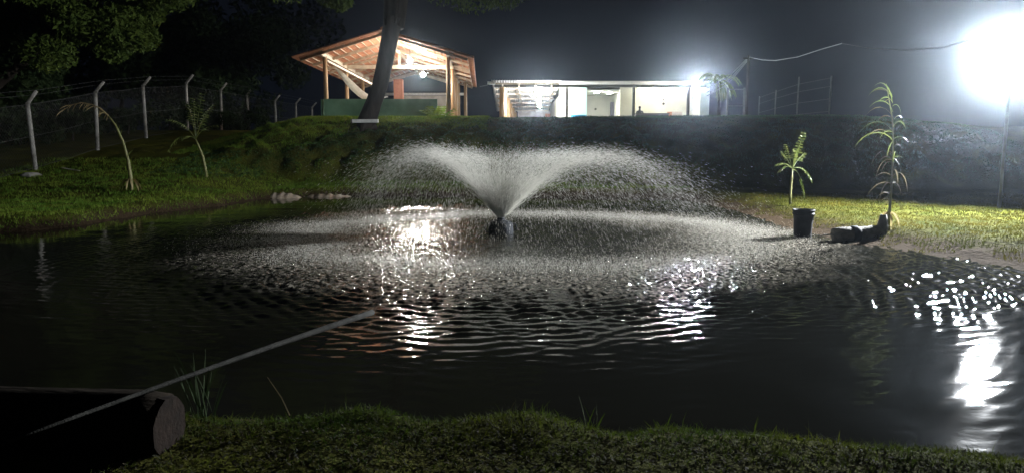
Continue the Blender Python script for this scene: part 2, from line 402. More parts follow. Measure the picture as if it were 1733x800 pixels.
z = .31 + vz * t - g / 2 * t * t
dv = np.stack([np.cos(az) * vr + .5 * t, np.sin(az) * vr, vz - g * t], 1)
sp = .05 * (t / T)[:, None] * rng.normal(0, 1, (n, 3)); P = np.stack([x, y, z], 1) + sp
ok = P[:, 2] > .01; P, dv, t_, T_ = P[ok], dv[ok], t[ok], T[ok]
D = dv / np.linalg.norm(dv, axis=1)[:, None]; u = t_ / T_
L = np.where(u < .2, .10, .07) * rng.uniform(.4, 1.3, len(P)); W = .0017 * (1 - .62 * u) * np.exp(rng.normal(0, .45, len(P)))
V1, F1 = streaks(P, D, L, W)
Mdrop = spray_mat()
o = link_mesh('water_spray', np_mesh('water_spray', V1 - np.array([FC[0], FC[1], 0]), F1, Mdrop)); o.parent = ft; o['kind'] = 'stuff'
# landing splashes
n = 62000
a = rng.uniform(0, 2 * math.pi, n); rr = 4.5 + rng.normal(0, .5, n) + .5 * np.cos(a) + .15 * np.sin(5 * a) + .12 * np.sin(11 * a + 2)
rr = np.where(rng.random(n) < .08, rng.uniform(2.6, 6.2, n), rr)
P = np.stack([FC[0] + rr * np.cos(a), FC[1] + .87 * rr * np.sin(a), rng.random(n) ** 3 * .07 + .002], 1)
D = np.stack([rng.normal(0, .35, n), rng.normal(0, .35, n), np.ones(n)], 1); D /= np.linalg.norm(D, axis=1)[:, None]
V1, F1 = streaks(P, D, rng.uniform(.008, .028, n), rng.uniform(.001, .0024, n))
o = link_mesh('landing_splash', np_mesh('landing_splash', V1 - np.array([FC[0], FC[1], 0]), F1, Mdrop)); o.parent = ft; o['kind'] = 'stuff'

# ------------------------------------------------------------------ grass
def blades(name, xs, ys, hmin, hmax, wd, m, label, lean=.5, per=1, zoff=-.01):
    n = len(xs); z = height(xs, ys); hh = rng.uniform(hmin, hmax, n); a = rng.uniform(0, 6.28, n)
    dx, dy = np.cos(a), np.sin(a); lx, ly = rng.normal(0, lean, n) * hh, rng.normal(0, lean, n) * hh
    w_ = wd * rng.uniform(.6, 1.3, n)
    b = np.stack([xs, ys, z + zoff], 1); side = np.stack([dx * w_, dy * w_, np.zeros(n)], 1)
    mid = b + np.stack([lx * .3, ly * .3, hh * .6], 1); tip = b + np.stack([lx, ly, hh], 1)
    V = np.stack([b - side, b + side, mid + side * .7, mid - side * .7, tip + side * .06, tip - side * .06], 1).reshape(-1, 3)
    f = np.array([(0, 1, 2, 3), (3, 2, 4, 5)]); Fc = (f[None] + (np.arange(n) * 6)[:, None, None]).reshape(-1, 4)
    return tag(link_mesh(name, np_mesh(name, V, Fc, m)), label, 'grass', kind='stuff')
def scatter(n, x0, x1, y0, y1, cond, clump=None):
    xs = rng.uniform(x0, x1, n * 3); ys = rng.uniform(y0, y1, n * 3); d = sdist(xs, ys)
    keep = cond(xs, ys, d)
    if clump is not None: keep &= (lumps(xs, ys, .35, 1.6) + rng.normal(0, .6, len(xs))) > clump
    xs, ys = xs[keep][:n], ys[keep][:n]; return xs, ys
# near bank
xs, ys = scatter(46000, -3.2, 4.6, 2.2, 4.75, lambda x, y, d: (d > .02) & (y < 5) & (rng.random(len(x)) < np.clip(1.25 - d / .9, .14, 1)))
blades('grass', xs, ys, .012, .05, .0022, M_grass, 'short green grass along the lip of the near bank', .7)
xs, ys = scatter(260, -2.3, 4.4, 3.7, 4.6, lambda x, y, d: (d > .03) & (d < .45), .5)
blades('grass', xs, ys, .05, .13, .0025, M_grass, 'taller grass tufts standing on the near water edge', .35)
# litter of small curled leaves
n = 46000; xs = rng.uniform(-2.8, 4.2, n); ys = rng.uniform(2.1, 4.35, n); d = sdist(xs, ys)
kp = (d > .1) & (rng.random(n) < np.clip(d / .8, .15, 1)); xs, ys = xs[kp], ys[kp]; n = len(xs)
z = height(xs, ys); a = rng.uniform(0, 6.28, n); l = rng.uniform(.005, .014, n); q = l * rng.uniform(.25, .5, n); tl = rng.normal(0, .5, n)
c = np.stack([xs, ys, z + rng.uniform(.002, .016, n)], 1); dd = np.stack([np.cos(a), np.sin(a), tl], 1); ss = np.stack([-np.sin(a), np.cos(a), rng.normal(0, .5, n)], 1)
V = np.stack([c - dd * l[:, None], c + ss * q[:, None], c + dd * l[:, None], c - ss * q[:, None]], 1).reshape(-1, 3)
tag(link_mesh('leaf_litter', np_mesh('leaf_litter', V, np.arange(4 * n).reshape(-1, 4), M_litter)), 'small dry leaves and clippings strewn over the near bank', 'leaf litter', kind='stuff')
# far lawns
lawn = lambda x, y, d: (d > .12) & (y < 27.5) & (height(x, y, d) < 1.2)
xs, ys = scatter(34000, -17, -6, 13, 27, lawn, -1)
blades('grass', xs, ys, .03, .10, .008, M_lawn, 'mown grass on the left shore below the fence')
xs, ys = scatter(9000, -8, 6, 24.6, 27.5, lawn, -.6)
blades('grass', xs, ys, .03, .10, .009, M_lawn, 'strip of lawn between the far shore and the raised bank')
xs, ys = scatter(46000, 5, 15, 10, 22, lambda x, y, d: lawn(x, y, d) & (d > .45 + .3 * lumps(x, y, .5, 3)), -1.2)
blades('grass', xs, ys, .025, .07, .008, M_dry, 'yellow green lawn on the right shore around the palm saplings')
xs, ys = scatter(42000, -12.8, -1, 27.6, 34.0, lambda x, y, d: (height(x, y, d) > 1.25 + 1.1 * sstep(-9.5, -5, x) + .15 * lumps(x, y, .5, 3)), -.9)
blades('grass', xs, ys, .03, .10, .010, M_lawn, 'bright lawn on top of the bank before the pavilion')
# leafy ground cover on the slope
xs, ys = scatter(80000, -12, 18, 24, 34, lambda x, y, d: (height(x, y, d) > .62 + .15 * lumps(x, y, .5, 3)) & (height(x, y, d) < np.where(x < -3, 1.45 + 1.1 * sstep(-9.5, -5, x), 2.8)) & (x < 4.5 + .8 * lumps(x, y, .5, 3)), -.3)
n = len(xs); z = height(xs, ys); a = rng.uniform(0, 6.28, n); l = rng.uniform(.015, .042, n)
c = np.stack([xs, ys, z + rng.uniform(-.02, .05, n)], 1); dd = np.stack([np.cos(a), np.sin(a), rng.normal(0, .6, n)], 1) * l[:, None]; ss = np.stack([-np.sin(a), np.cos(a), rng.normal(0, .6, n)], 1) * l[:, None] * .6
V = np.stack([c - dd, c + ss, c + dd, c - ss], 1).reshape(-1, 3)
tag(link_mesh('ground_cover', np_mesh('ground_cover', V, np.arange(4 * n).reshape(-1, 4), M_cover)), 'dark creeping plants covering the slope of the bank', 'ground cover', kind='stuff')

xs, ys = scatter(30000, 3, 18, 21, 34, lambda x, y, d: (height(x, y, d) > .5), -.8)
blades('grass', xs, ys, .03, .09, .009, M_cover, 'dark unmown grass on the shaded slope at right')
# ------------------------------------------------------------------ trees
def leaf_cloud(centres, radii, n, size, hang=.0, asp=.4):
    k = len(centres); ci = rng.integers(0, k, n); c = np.array(centres)[ci]; rr = np.array(radii)[ci][:, None]
    d = rng.normal(0, 1, (n, 3)); d /= np.linalg.norm(d, axis=1)[:, None]; p = c + d * rr * (rng.random(n) ** .45)[:, None] * np.array([1, 1, .75])
    a = rng.normal(0, 1, (n, 3)); a[:, 2] -= hang; a /= np.linalg.norm(a, axis=1)[:, None]
    b = np.cross(a, rng.normal(0, 1, (n, 3))); b /= np.linalg.norm(b, axis=1)[:, None]
    l = (size * rng.uniform(.6, 1.4, n))[:, None]
    return np.stack([p - a * l, p + b * l * asp, p + a * l, p - b * l * asp], 1).reshape(-1, 3)
def tree(base, trunk_pts, rads, clumps, nleaf, size, m, label, cat='tree', name='tree', group=None, hang=0., bark=M_bark, limbs=True):
    t = thing(name, base, label, cat, group)
    MB().tube(trunk_pts, rads, 12, wob=.06).build('trunk', bark, t, True)
    if limbs:
        top = Vector(trunk_pts[-1]); low = Vector(trunk_pts[max(len(trunk_pts) // 2, 1)])
        for i, c in enumerate(clumps[0][:9]):
            c = Vector(c); s = top if i % 2 else low.lerp(top, .6); md = s.lerp(c, .5) + Vector((0, 0, .12 * (c - s).length))
            MB().tube([s, md, c], [rads[-1] * .7, rads[-1] * .4, rads[-1] * .12], 7).build('limb', bark, t, True)
    V = leaf_cloud(clumps[0], clumps[1], nleaf, size, hang)
    o = link_mesh('crown', np_mesh('crown', V - np.array(base), np.arange(len(V)).reshape(-1, 4), m), None); o.parent = t
    return t
def clumpset(c, R3, k, r0, r1):
    cs = []; rs = []
    for i in range(k):
        d = Vector((random.gauss(0, 1), random.gauss(0, 1), random.gauss(0, 1))).normalized() * (random.random() ** .4)
        cs.append((c[0] + d.x * R3[0], c[1] + d.y * R3[1], c[2] + d.z * R3[2])); rs.append(random.uniform(r0, r1))
    return cs, rs
# leaning tree on the bank
tp = [at(*p) for p in ((616, 262, 29.6), (620, 232, 29.8), (621, 206, 30), (632, 175, 30), (643, 145, 30), (651, 110, 30), (660, 65, 30), (666, 30, 30))]
base = Vector((tp[0].x, tp[0].y, H(tp[0].x, tp[0].y) - .1)); tp[0] = Vector((tp[0].x, tp[0].y, base.z))
lt = thing('leaning_tree', base, 'dark leaning tree with forked trunk on the bank before the pavilion', 'tree')
MB().tube([tp[0], tp[0].lerp(tp[1], .6)] + tp[1:], [.60, .50, .43, .37, .33, .32, .32, .33, .38], 16, wob=.07).build('trunk', M_bark, lt, True)
top = tp[-1]
Lp = [top + Vector((-.1, 0, -.35)), at(661, 5, 30), at(655, -60, 30), at(640, -160, 29.5)]; MB().tube(Lp, [.34, .27, .22, .15], 12, wob=.06).build('limb', M_bark, lt, True)
Rp = [top + Vector((.08, .05, -.35)), at(681, 0, 30.2), at(698, -60, 30.5), at(740, -150, 31)]; MB().tube(Rp, [.33, .25, .2, .14], 12, wob=.06).build('limb', M_bark, lt, True)
MB().tube([at(668, 40, 29.7), at(672, 12, 29.65), at(676, -30, 29.7)], [.07, .08, .07], 7).build('vine', M_bark, lt, True)
for s, e in ((Lp[2], at(420, -70, 27.5)), (Lp[3], at(540, -60, 28)), (Lp[2], at(570, -40, 29)), (Rp[2], at(800, -70, 31)), (Rp[3], at(890, -90, 32)), (Rp[3], at(760, -160, 30)), (Lp[3], at(640, -260, 30))):
    MB().tube([s, s.lerp(e, .5) + Vector((0, 0, .5)), e], [.12, .07, .03], 7).build('limb', M_bark, lt, True)
cs = [at(*p) for p in ((420, -52, 27.5), (480, -38, 27.5), (450, -80, 28), (545, -50, 28), (562, -12, 29), (575, 2, 28.6), (700, -65, 31), (750, -32, 31), (800, -14, 31), (850, -16, 31.5), (885, -26, 32), (640, -40, 30.8), (760, -120, 31), (640, -170, 30), (600, -140, 29), (500, -140, 28), (700, -230, 30), (820, -120, 31))]
rs = [1.2, 1.25, 1.3, 1.1, .75, .5, 1.3, 1.3, 1.25, 1.1, .9, 1.2, 1.8, 2, 1.6, 1.8, 2, 1.8]
V = leaf_cloud([tuple(c) for c in cs], rs, 19000, .10, 1.2, .3)
o = link_mesh('crown', np_mesh('crown', V - np.array(base), np.arange(len(V)).reshape(-1, 4), M_leaf)); o.parent = lt
# white board across its foot
pl = thing('board', at(620, 205, 29.4), 'pale board fixed across the foot of the leaning tree', 'board')
a, b = at(597, 205.5, 29.45), at(640, 205, 29.45)
MB().bar(a, b, .22, .13).build('plank', M_white, pl); MB().bar(a + Vector((-.07, 0, 0)), a - Vector((.003, 0, 0)), .2, .16).build('end_cap', M_darkpost, pl)
# big tree, upper left
def ztree(px, Yd, ptop, label, R3, k, r, n, size, m, group=None, name='tree', zc=None, rad=.25):
    X0 = (px - 866.5) / F * Yd; zb = H(X0, Yd); ctr = at(ptop[0], ptop[1], Yd)
    tps = [Vector((X0, Yd, zb - .1)), Vector((X0 + .2, Yd, zb + 1.6)), Vector(((X0 + ctr.x) / 2, Yd + .2, (zb + ctr.z) / 2 + .6)), ctr]
    return tree(Vector((X0, Yd, zb)), tps, [rad, rad * .8, rad * .65, rad * .4], clumpset(ctr, R3, k, *r), n, size, m, label, group=group, name=name)
ztree(-60, 27, (150, -20), 'broad green tree overhanging the fence at upper left', (4.2, 2.5, 2.6), 34, (.6, 1.1), 30000, .10, M_leaf, rad=.3)
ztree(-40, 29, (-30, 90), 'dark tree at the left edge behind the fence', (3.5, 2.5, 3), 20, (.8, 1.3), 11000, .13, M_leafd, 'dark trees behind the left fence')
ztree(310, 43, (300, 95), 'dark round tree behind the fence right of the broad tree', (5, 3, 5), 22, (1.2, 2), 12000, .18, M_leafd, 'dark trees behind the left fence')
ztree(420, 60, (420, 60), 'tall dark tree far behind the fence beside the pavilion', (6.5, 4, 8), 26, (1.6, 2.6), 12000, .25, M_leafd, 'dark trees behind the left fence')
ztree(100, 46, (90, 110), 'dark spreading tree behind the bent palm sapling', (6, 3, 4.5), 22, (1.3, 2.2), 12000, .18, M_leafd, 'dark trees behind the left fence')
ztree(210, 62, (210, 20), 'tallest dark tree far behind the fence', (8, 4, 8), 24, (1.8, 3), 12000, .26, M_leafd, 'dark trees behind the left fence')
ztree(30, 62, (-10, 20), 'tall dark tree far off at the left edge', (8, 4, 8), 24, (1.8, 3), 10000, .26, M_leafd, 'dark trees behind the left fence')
# bushes along fence
for i, (px, Yd, ww, hh) in enumerate(((30, 30, 1.6, .9), (120, 31.5, 1.5, 1.0), (215, 34, 1.5, .8), (285, 36, 1.5, .9), (355, 41, 1.8, 1.0), (405, 45, 1.7, .9))):
    c = at(px, 200, Yd); zb = H(c.x, Yd)
    lab = ['dark bush behind the leftmost fence post', 'dark bush left of the second fence post', 'dark bush between the second and third fence posts', 'dark bush between the third and fourth fence posts', 'dark bush left of the fifth fence post', 'dark bush right of the fifth fence post'][i]
    b = thing('bush', (c.x, Yd, zb), lab, 'bush', 'bushes along the left fence')
    MB().tube([(c.x, Yd, zb - .1), (c.x + .1, Yd, zb + hh)], [.05, .02], 6).build('stem', M_bark, b)
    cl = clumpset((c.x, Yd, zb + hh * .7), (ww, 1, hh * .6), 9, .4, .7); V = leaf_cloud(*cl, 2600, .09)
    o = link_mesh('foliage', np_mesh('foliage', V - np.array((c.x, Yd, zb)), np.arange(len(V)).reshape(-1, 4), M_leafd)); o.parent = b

# ------------------------------------------------------------------ left fence
fz = thing('perimeter_fence', (-16.1, 24.6, H(-16.1, 24.6)), 'wire mesh fence with bent concrete posts along the left meadow', 'fence')
fp = []
for px in (-90, 63, 170, 253, 323, 380, 427, 472, 505, 532):
    Yd = 16.1 * F / (866.5 - px); fp.append((-16.1, Yd, H(-16.1, Yd)))
mb = MB(); mb.tube([(0, 0, -.2), (0, 0, 2.3), (0, 0, 2.32)], [.075, .068, .068], 8); mb.tube([(0, 0, 2.25), (.06, 0, 2.36), (.36, -.03, 2.68)], [.066, .066, .055], 8)
pm = mb.mesh('post', M_concrete, smooth=True)
for q in fp: link_mesh('post', pm, fz, Matrix.Translation(q) @ Matrix.Rotation(random.uniform(-.08, .08), 4, 'Z') @ Matrix.Rotation(random.uniform(-.03, .03), 4, 'Y') @ Matrix.Rotation(random.uniform(-.03, .03), 4, 'X') @ Matrix.Scale(random.uniform(.96, 1.02), 4, (0, 0, 1)))
mb = MB()
for hh in (.1, 1.15, 2.2):
    for a, b in zip(fp[:-1], fp[1:]):
        a_ = Vector(a) + Vector((.08, 0, hh)); b_ = Vector(b) + Vector((.08, 0, hh)); m_ = a_.lerp(b_, .5) - Vector((0, 0, .03)); mb.tube([a_, m_, b_], .006, 4)
for dx, hh in ((.22, 2.5), (.34, 2.66)):
    for a, b in zip(fp[:-1], fp[1:]): mb.tube([Vector(a) + Vector((dx, 0, hh)), Vector(b) + Vector((dx, 0, hh))], .004, 4)
mb.build('line_wires', M_wire, fz)
mb = MB()
for a, b in zip(fp[:-1], fp[1:]):
    L_ = b[1] - a[1]; y = -2.1
    while y < L_:
        for sgn in (1, -1):
            y0, y1, z0, z1 = (y, y + 2.1, .1, 2.2) if sgn > 0 else (y, y + 2.1, 2.2, .1)
            t0 = max(0, -y0 / 2.1); t1 = min(1, (L_ - y0) / 2.1)
            if t1 <= t0: continue
            q = lambda t: Vector((a[0] + .085, a[1] + y0 + 2.1 * t, (a[2] + (b[2] - a[2]) * (y0 + 2.1 * t) / L_) + z0 + (z1 - z0) * t))
            mb.bar(q(t0), q(t1), .0025, .0025)
        y += .13
o = mb.build('wire_mesh', M_wire, fz); o['kind'] = 'stuff'

# ------------------------------------------------------------------ right fence, gate, pole and cables
rf = thing('back_fence', (15.4, 40, H(15.4, 40)), 'thin pale posts of a wire fence on the dark bank at right', 'fence')
rpts = []
for px, Yd, hh in ((1278, 50, 2.2), (1305, 45, 2.2), (1342, 40, 2.5), (1396, 36, 2.2)):
    X0 = (px - 866.5) / F * Yd; z0 = H(X0, Yd); rpts.append((X0, Yd, z0, hh)); MB().tube([(X0, Yd, z0 - .1), (X0 + .03, Yd, z0 + hh)], .04, 8).build('post', M_greypost, rf, True)
mb = MB()
for k in (.5, 1.1, 1.7, 2.1):
    for a, b in zip(rpts[:-1], rpts[1:]): mb.tube([(a[0], a[1] - .06, a[2] + k), (b[0], b[1] - .06, b[2] + k)], .006, 4)
mb.build('line_wires', M_wire, rf)
g0 = at(1230, 200, 48); gz = H(g0.x, 48)
gt = thing('gate', (g0.x, 48, gz), 'metal frame gate beside the bright floodlight on the bank', 'gate')
g1 = at(1258, 200, 48)
for xx in (g0.x, g1.x): MB().box((xx, 48, gz + 1.2), (.1, .1, 2.4)).build('gate_post', M_greypost, gt)
for hh in (2.3, 1.25, .3): MB().box(((g0.x + g1.x) / 2, 48, gz + hh), (g1.x - g0.x - .1, .05, .06)).build('rail', M_greypost, gt)
pp = at(1267, 97, 47); pz = H(pp.x, 47)
up = thing('utility_pole', (pp.x, 47, pz), 'dark wooden pole carrying overhead cables right of the gate', 'pole')
MB().tube([(pp.x, 47, pz - .2), (pp.x, 47, pp.z + .1)], [.11, .08], 10).build('shaft', M_bark, up, True)
MB().bar((pp.x - .35, 47, pp.z - .08), (pp.x + .35, 47, pp.z - .08), .08, .08).build('crossarm', M_bark, up)
for i, (dy, lab) in enumerate(((0, 'topmost of the three cables from pole to floodlit eave'), (7, 'middle of the three cables from pole to floodlit eave'), (13, 'lowest of the three cables from pole to floodlit eave'))):
    a = at(1267, 97 + dy * .3, 47); b = at(1196, 150 + dy, 49.5); m1 = at(1232, 131 + dy * .9, 48.3)
    m0 = at(1250, 114 + dy * .6, 47.6)
    tag(MB().tube([a, m0, m1, b], .022, 5).build('cable', M_cable), lab, 'cable', 'overhead cables')
pts = [at(*q) for q in ((1267, 97, 47), (1290, 102, 45.5), (1312, 103, 44), (1350, 97, 41.5), (1390, 84, 38.5), (1425, 74, 36))]
tag(MB().tube(pts, .02, 5).build('cable', M_cable), 'long sagging cable running right from the pole', 'cable', 'overhead cables')
pts = [at(*q) for q in ((1425, 74, 36), (1470, 82, 33), (1530, 86, 29), (1600, 80, 25), (1700, 50, 20), (1790, 10, 18))]
tag(MB().tube(pts, .006, 5).build('cable', M_thincable), 'thin cable continuing toward the big floodlight', 'cable', 'overhead cables')
a, b = at(812, 147, 49.5), at(834, 140, 49.6)
tag(MB().tube([a, a.lerp(b, .5) - Vector((0, 0, .06)), b], .02, 5).build('cable', M_cable), 'short cable between the pavilion and the long building', 'cable', 'overhead cables')

# ------------------------------------------------------------------ pavilion
GZ = 2.86
KX, KY = -5.71, 34.0; AX = -.041
def K(u, v, z=0.): return Vector((KX + u + AX * v, KY + v, GZ + z))     # u right, v back
kp = thing('pavilion', K(0, 0), 'open timber pavilion with clay tile gable roof and low green wall', 'pavilion')
MB().add([K(-3.3, -.3, -.3), K(3.3, -.3, -.3), K(3.3, 16, -.3), K(-3.3, 16, -.3), K(-3.3, -.3, .04), K(3.3, -.3, .04), K(3.3, 16, .04), K(-3.3, 16, .04)], [(3, 2, 1, 0), (4, 5, 6, 7), (0, 1, 5, 4), (1, 2, 6, 5), (2, 3, 7, 6), (3, 0, 4, 7)]).build('floor_slab', M_slab, kp)
VS = (0, 5.3, 10.6, 15.2)
def roofz(u): return 3.75 - abs(u) * .295
pr = MB().tube([(0, 0, 0), (0, 0, 2.72)], [.105, .095], 10).mesh('post', M_wood, smooth=True)
for v in VS:
    for u in (-2.8, 2.8): link_mesh('post', pr, kp, Matrix.Translation(K(u, v, .04)))
link_mesh('post', pr, kp, Matrix.Translation(K(3.3, 13.0, .04)) @ Matrix.Scale(.95, 4, (0, 0, 1)))
for u in (-2.8, 2.8): MB().bar(K(u, -.9, 2.83), K(u, 16.2, 2.83), .12, .2).build('wall_plate', M_woodp, kp)
MB().bar(K(0, -1, 3.60), K(0, 16.3, 3.60), .1, .2).build('ridge_beam', M_woodp, kp)
for v in (-.9, 1.5, 4.0, 5.3, 7.8, 10.6, 13, 16.1):
    for s in (-1, 1): MB().bar(K(0.04 * s, v, roofz(0) - .12), K(3.7 * s, v, roofz(3.7) - .12), .08, .12).build('rafter', M_rafter, kp)
for s in (-1, 1): MB().bar(K(.03 * s, 15.2, roofz(0) - .32), K(2.8 * s, 15.2, roofz(2.8) - .3), .1, .16).build('gable_beam', M_woodp, kp)
MB().bar(K(-2.7, 15.2, 2.05), K(3.3, 15.2, 2.05), .12, .16).build('tie_beam', M_white, kp)
MB().bar(K(-2.75, 5.3, 2.83), K(2.75, 5.3, 2.83), .12, .18).build('tie_beam', M_woodp, kp)
MB().bar(K(0, 5.3, 2.93), K(0, 5.3, 3.49), .12, .12).build('king_post', M_woodp, kp)
MB().bar(K(-2.75, .15, 2.6), K(-1.1, 6, 1.75), .09, .09).build('brace', M_woodp, kp)
for s in (-1, 1):
    for i in range(12):
        u = .12 + i * .325; MB().bar(K(u * s, -1.0, roofz(u) - .045), K(u * s, 16.2, roofz(u) - .045), .045, .035).build('batten', M_rafter, kp)
# clay tiles, laid on the battens
tm = MB(); sg = 5
for k_ in range(sg + 1):
    a = math.pi * k_ / sg; cx, cz = -math.cos(a) * .115, math.sin(a) * .055
    tm.v += [Vector((0, cx, cz)), Vector((.40, cx * .85, cz * .9)), Vector((0, cx * .86, cz - .014)), Vector((.40, cx * .72, cz * .9 - .014))]
for k_ in range(sg):
    b = k_ * 4; tm.f += [(b, b + 4, b + 5, b + 1), (b + 2, b + 3, b + 7, b + 6), (b, b + 2, b + 6, b + 4), (b + 1, b + 5, b + 7, b + 3)]
tile_me = tm.mesh('roof_tile', M_tile)
ang = math.atan(.295); cnt = 0; rest = MB(); rows = 12
tmv = [v.copy() for v in tile_me.vertices and [Vector(v.co) for v in tile_me.vertices]]; tmf = [tuple(p.vertices) for p in tile_me.polygons]
pan_v = [Vector((v.x, v.y, -v.z + .03)) for v in tmv]
v = -1.1
while v < 16.3:
    for s in (-1, 1):
        for i in range(rows):
            u = .02 + i * .325
            Mx = Matrix.Translation(K(u * s, v + random.uniform(-.01, .01), roofz(u) + .035 + random.uniform(0, .008))) @ (Matrix.Rotation(0, 4, 'Z') if s > 0 else Matrix.Rotation(math.pi, 4, 'Z')) @ Matrix.Rotation(ang + random.uniform(-.02, .02), 4, 'Y')
            if cnt < 288:
                link_mesh('roof_tile', tile_me, kp, Mx); cnt += 1
            else: rest.add([Mx @ q for q in tmv], tmf)
            M2 = Mx @ Matrix.Translation((0, .115, -.035))
            rest.add([M2 @ q for q in pan_v], tmf)
    v += .23
o = rest.build('tile_field', M_tile, kp); o['kind'] = 'stuff'
mb = MB()
v = -1.15
while v < 16.2:
    mb.tube([K(0, v, 3.80), K(0, v + .42, 3.83)], [.12, .10], 8); v += .38
mb.build('ridge_tiles', M_tile, kp)
# low walls, column, back wall
def wallbox(u0, v0, u1, v1, h0, h1, th):
    a, b = K(u0, v0, 0), K(u1, v1, 0); return MB().bar(a + Vector((0, 0, (h0 + h1) / 2)), b + Vector((0, 0, (h0 + h1) / 2)), th, h1 - h0)
wallbox(-2.85, -.2, 2.3, -.2, -.3, .86, .12).build('low_wall', M_greenwall, kp)
wallbox(-2.97, -.14, -2.97, 15.3, -.3, .86, .1).build('low_wall', M_greenwall, kp)
wallbox(-1.1, 12.2, -.55, 12.2, .04, 2.75, .5).build('brick_column', M_brick, kp)
wallbox(-1.5, 15.35, 2.25, 15.35, .04, 1.95, .14).build('back_wall', M_stonewall, kp)
wallbox(-2.6, 12.0, -.5, 12.0, .04, .95, .6).build('counter', M_stonewall, kp)
# table with things on it
tb = thing('table', K(.9, 6.3, .04), 'table heaped with pale cloths behind the low green wall', 'table')
MB().box(K(.9, 6.3, .82), (1.5, .8, .05)).build('table_top', M_woodp, tb)
for a in (-.65, .65):
    for b in (-.32, .32): MB().box(K(.9 + a, 6.3 + b, .415), (.06, .06, .75)).build('leg', M_woodp, tb)
cl = MB(); n_ = 14
for i in range(n_):
    for j in range(8):
        x_ = .35 + i / (n_ - 1) * 1.1; y_ = 6.0 + j / 7 * .6; e = math.sin(math.pi * i / (n_ - 1)) * math.sin(math.pi * j / 7)
        cl.v.append(K(x_, y_, .85 + e * (.14 + .08 * math.sin(i * 1.9 + j) * math.cos(j * 1.3))))
cl.f = [(i * 8 + j, (i + 1) * 8 + j, (i + 1) * 8 + j + 1, i * 8 + j + 1) for i in range(n_ - 1) for j in range(7)]
tag(cl.build('cloth_heap', M_cloth, None, True), 'crumpled pale cloth heap on the pavilion table', 'cloth')
# hammock
hm = MB(); a = K(-2.7, 1.8, 2.45); b = K(-.9, 7.5, 1.4); n_ = 14
for i in range(n_ + 1):
    t = i / n_; p = a.lerp(b, t) - Vector((0, 0, .8 * math.sin(math.pi * t) ** 1.2)); wd = .02 + .42 * math.sin(math.pi * t) ** .7
    for k_ in (-1, -.33, .33, 1): hm.v.append(p + Vector((.7, -.2, 0)) * wd * k_ + Vector((0, 0, wd * .45 * k_ * k_)))
hm.f = [(i * 4 + k_, i * 4 + k_ + 1, (i + 1) * 4 + k_ + 1, (i + 1) * 4 + k_) for i in range(n_) for k_ in range(3)]
tag(hm.build('hammock', M_cloth, None, True), 'pale hammock slung inside the pavilion behind the leaning tree', 'hammock')
def pendant(p, up, label, r=.11):
    t = thing('hanging_lamp', p, label, 'lamp', 'pavilion lamps')
    MB().tube([p + Vector((0, 0, r + .06)), p + Vector((0, 0, up))], .012, 6).build('cord', M_black, t)
    MB().lathe([(.03, .0), (.045, .02), (.045, .08), (.02, .09)], p + Vector((0, 0, r * .9)), 12).build('socket', M_white, t)
    MB().lathe([(.02, -r), (r * .7, -r * .75), (r, -r * .1), (r * .85, r * .5), (r * .4, r * .88)], p, 14).build('bulb', M_bulb, t, True)
pendant(at(694, 104, 34.5), .55, 'upper of the two bright bulbs in the pavilion, nearer the tree')
pendant(at(716, 127, 39.0), .6, 'lower of the two bright bulbs in the pavilion')
# shrub right of the low wall
b0 = K(2.35, -.6, -.1)
sb = thing('shrub', b0, 'green spiky shrub at the right end of the low green wall', 'shrub')
for i in range(18):
    a = random.uniform(0, 6.28); e = random.uniform(.4, 1.6); d = Vector((math.cos(a), math.sin(a), e))
    m_ = MB(); L0 = random.uniform(.7, 1.15); m_.leaf(b0, d, L0, .05, .7, 6, a)
    pts = [b0 + d.normalized() * L0 * q - Vector((0, 0, .35 * q * q * L0 * .6)) for q in (.25, .4, .55, .7, .85)]
    for p in pts:
        for s in (-1, 1): m_.leaf(p, d.normalized() * .5 + Vector((-d.y, d.x, 0)).normalized() * s, .3, .06, .6, 2, a)
    m_.build('frond', M_lawn, sb)

# ------------------------------------------------------------------ long building
LB = thing('long_building', (5.5, 50, GZ), 'long low building with lean-to roof and bright plastered rooms', 'building')
def roofp(x, y): return 5.68 - (y - 50) * (.082 if x < 3.25 else .02)
FX0, FX1 = -1.35, 13.2
n_ = 14; wsh = (FX1 - FX0) / n_
def sheet(x0, x1, y0, y1):
    m_ = MB(); k = 24; tk = .012
    for i in range(k + 1):
        x_ = x0 + (x1 + .03 - x0) * i / k; c = .028 * math.cos(i / k * 2 * math.pi * 6)
        for y_ in (y0, y1): m_.v += [Vector((x_, y_, roofp(x_, y_) + .08 + c)), Vector((x_, y_, roofp(x_, y_) + .08 + c - tk))]
    for i in range(k):
        b = i * 4; m_.f += [(b, b + 4, b + 6, b + 2), (b + 1, b + 3, b + 7, b + 5), (b, b + 1, b + 5, b + 4), (b + 2, b + 6, b + 7, b + 3)]
    return m_
for i in range(n_):
    x0 = FX0 + i * wsh
    sheet(x0, x0 + wsh, 49.3 + random.uniform(-.02, .02), 57.4).build('roof_sheet', M_sheet, LB)
    sheet(x0, x0 + wsh, 57.25, 65.4).build('roof_sheet', M_sheet, LB).location.z -= .03
for y_ in (49.9, 52.2, 54.6, 57, 59.4, 61.8, 64.3):
    MB().bar((FX0 + .2, y_, roofp(0, y_) - .04), (3.2, y_, roofp(0, y_) - .04), .07, .12).build('purlin', M_woodp, LB)
for x_ in (-.65, .45, 1.55, 2.65): MB().bar((x_, 49.5, roofp(0, 49.5) - .17), (x_ + (.99 if x_ < 0 else .5), 65, roofp(0, 65) - .17), .07, .13).build('rafter', M_woodp, LB)
MB().box(((FX0 + FX1) / 2, 50, 5.50), (FX1 - FX0 - .3, .1, .17)).build('front_beam', M_darkpost, LB)
MB().box((FX0 - .02, 49.6, 5.66), (.5, .5, .16)).build('gutter_end', M_white, LB)
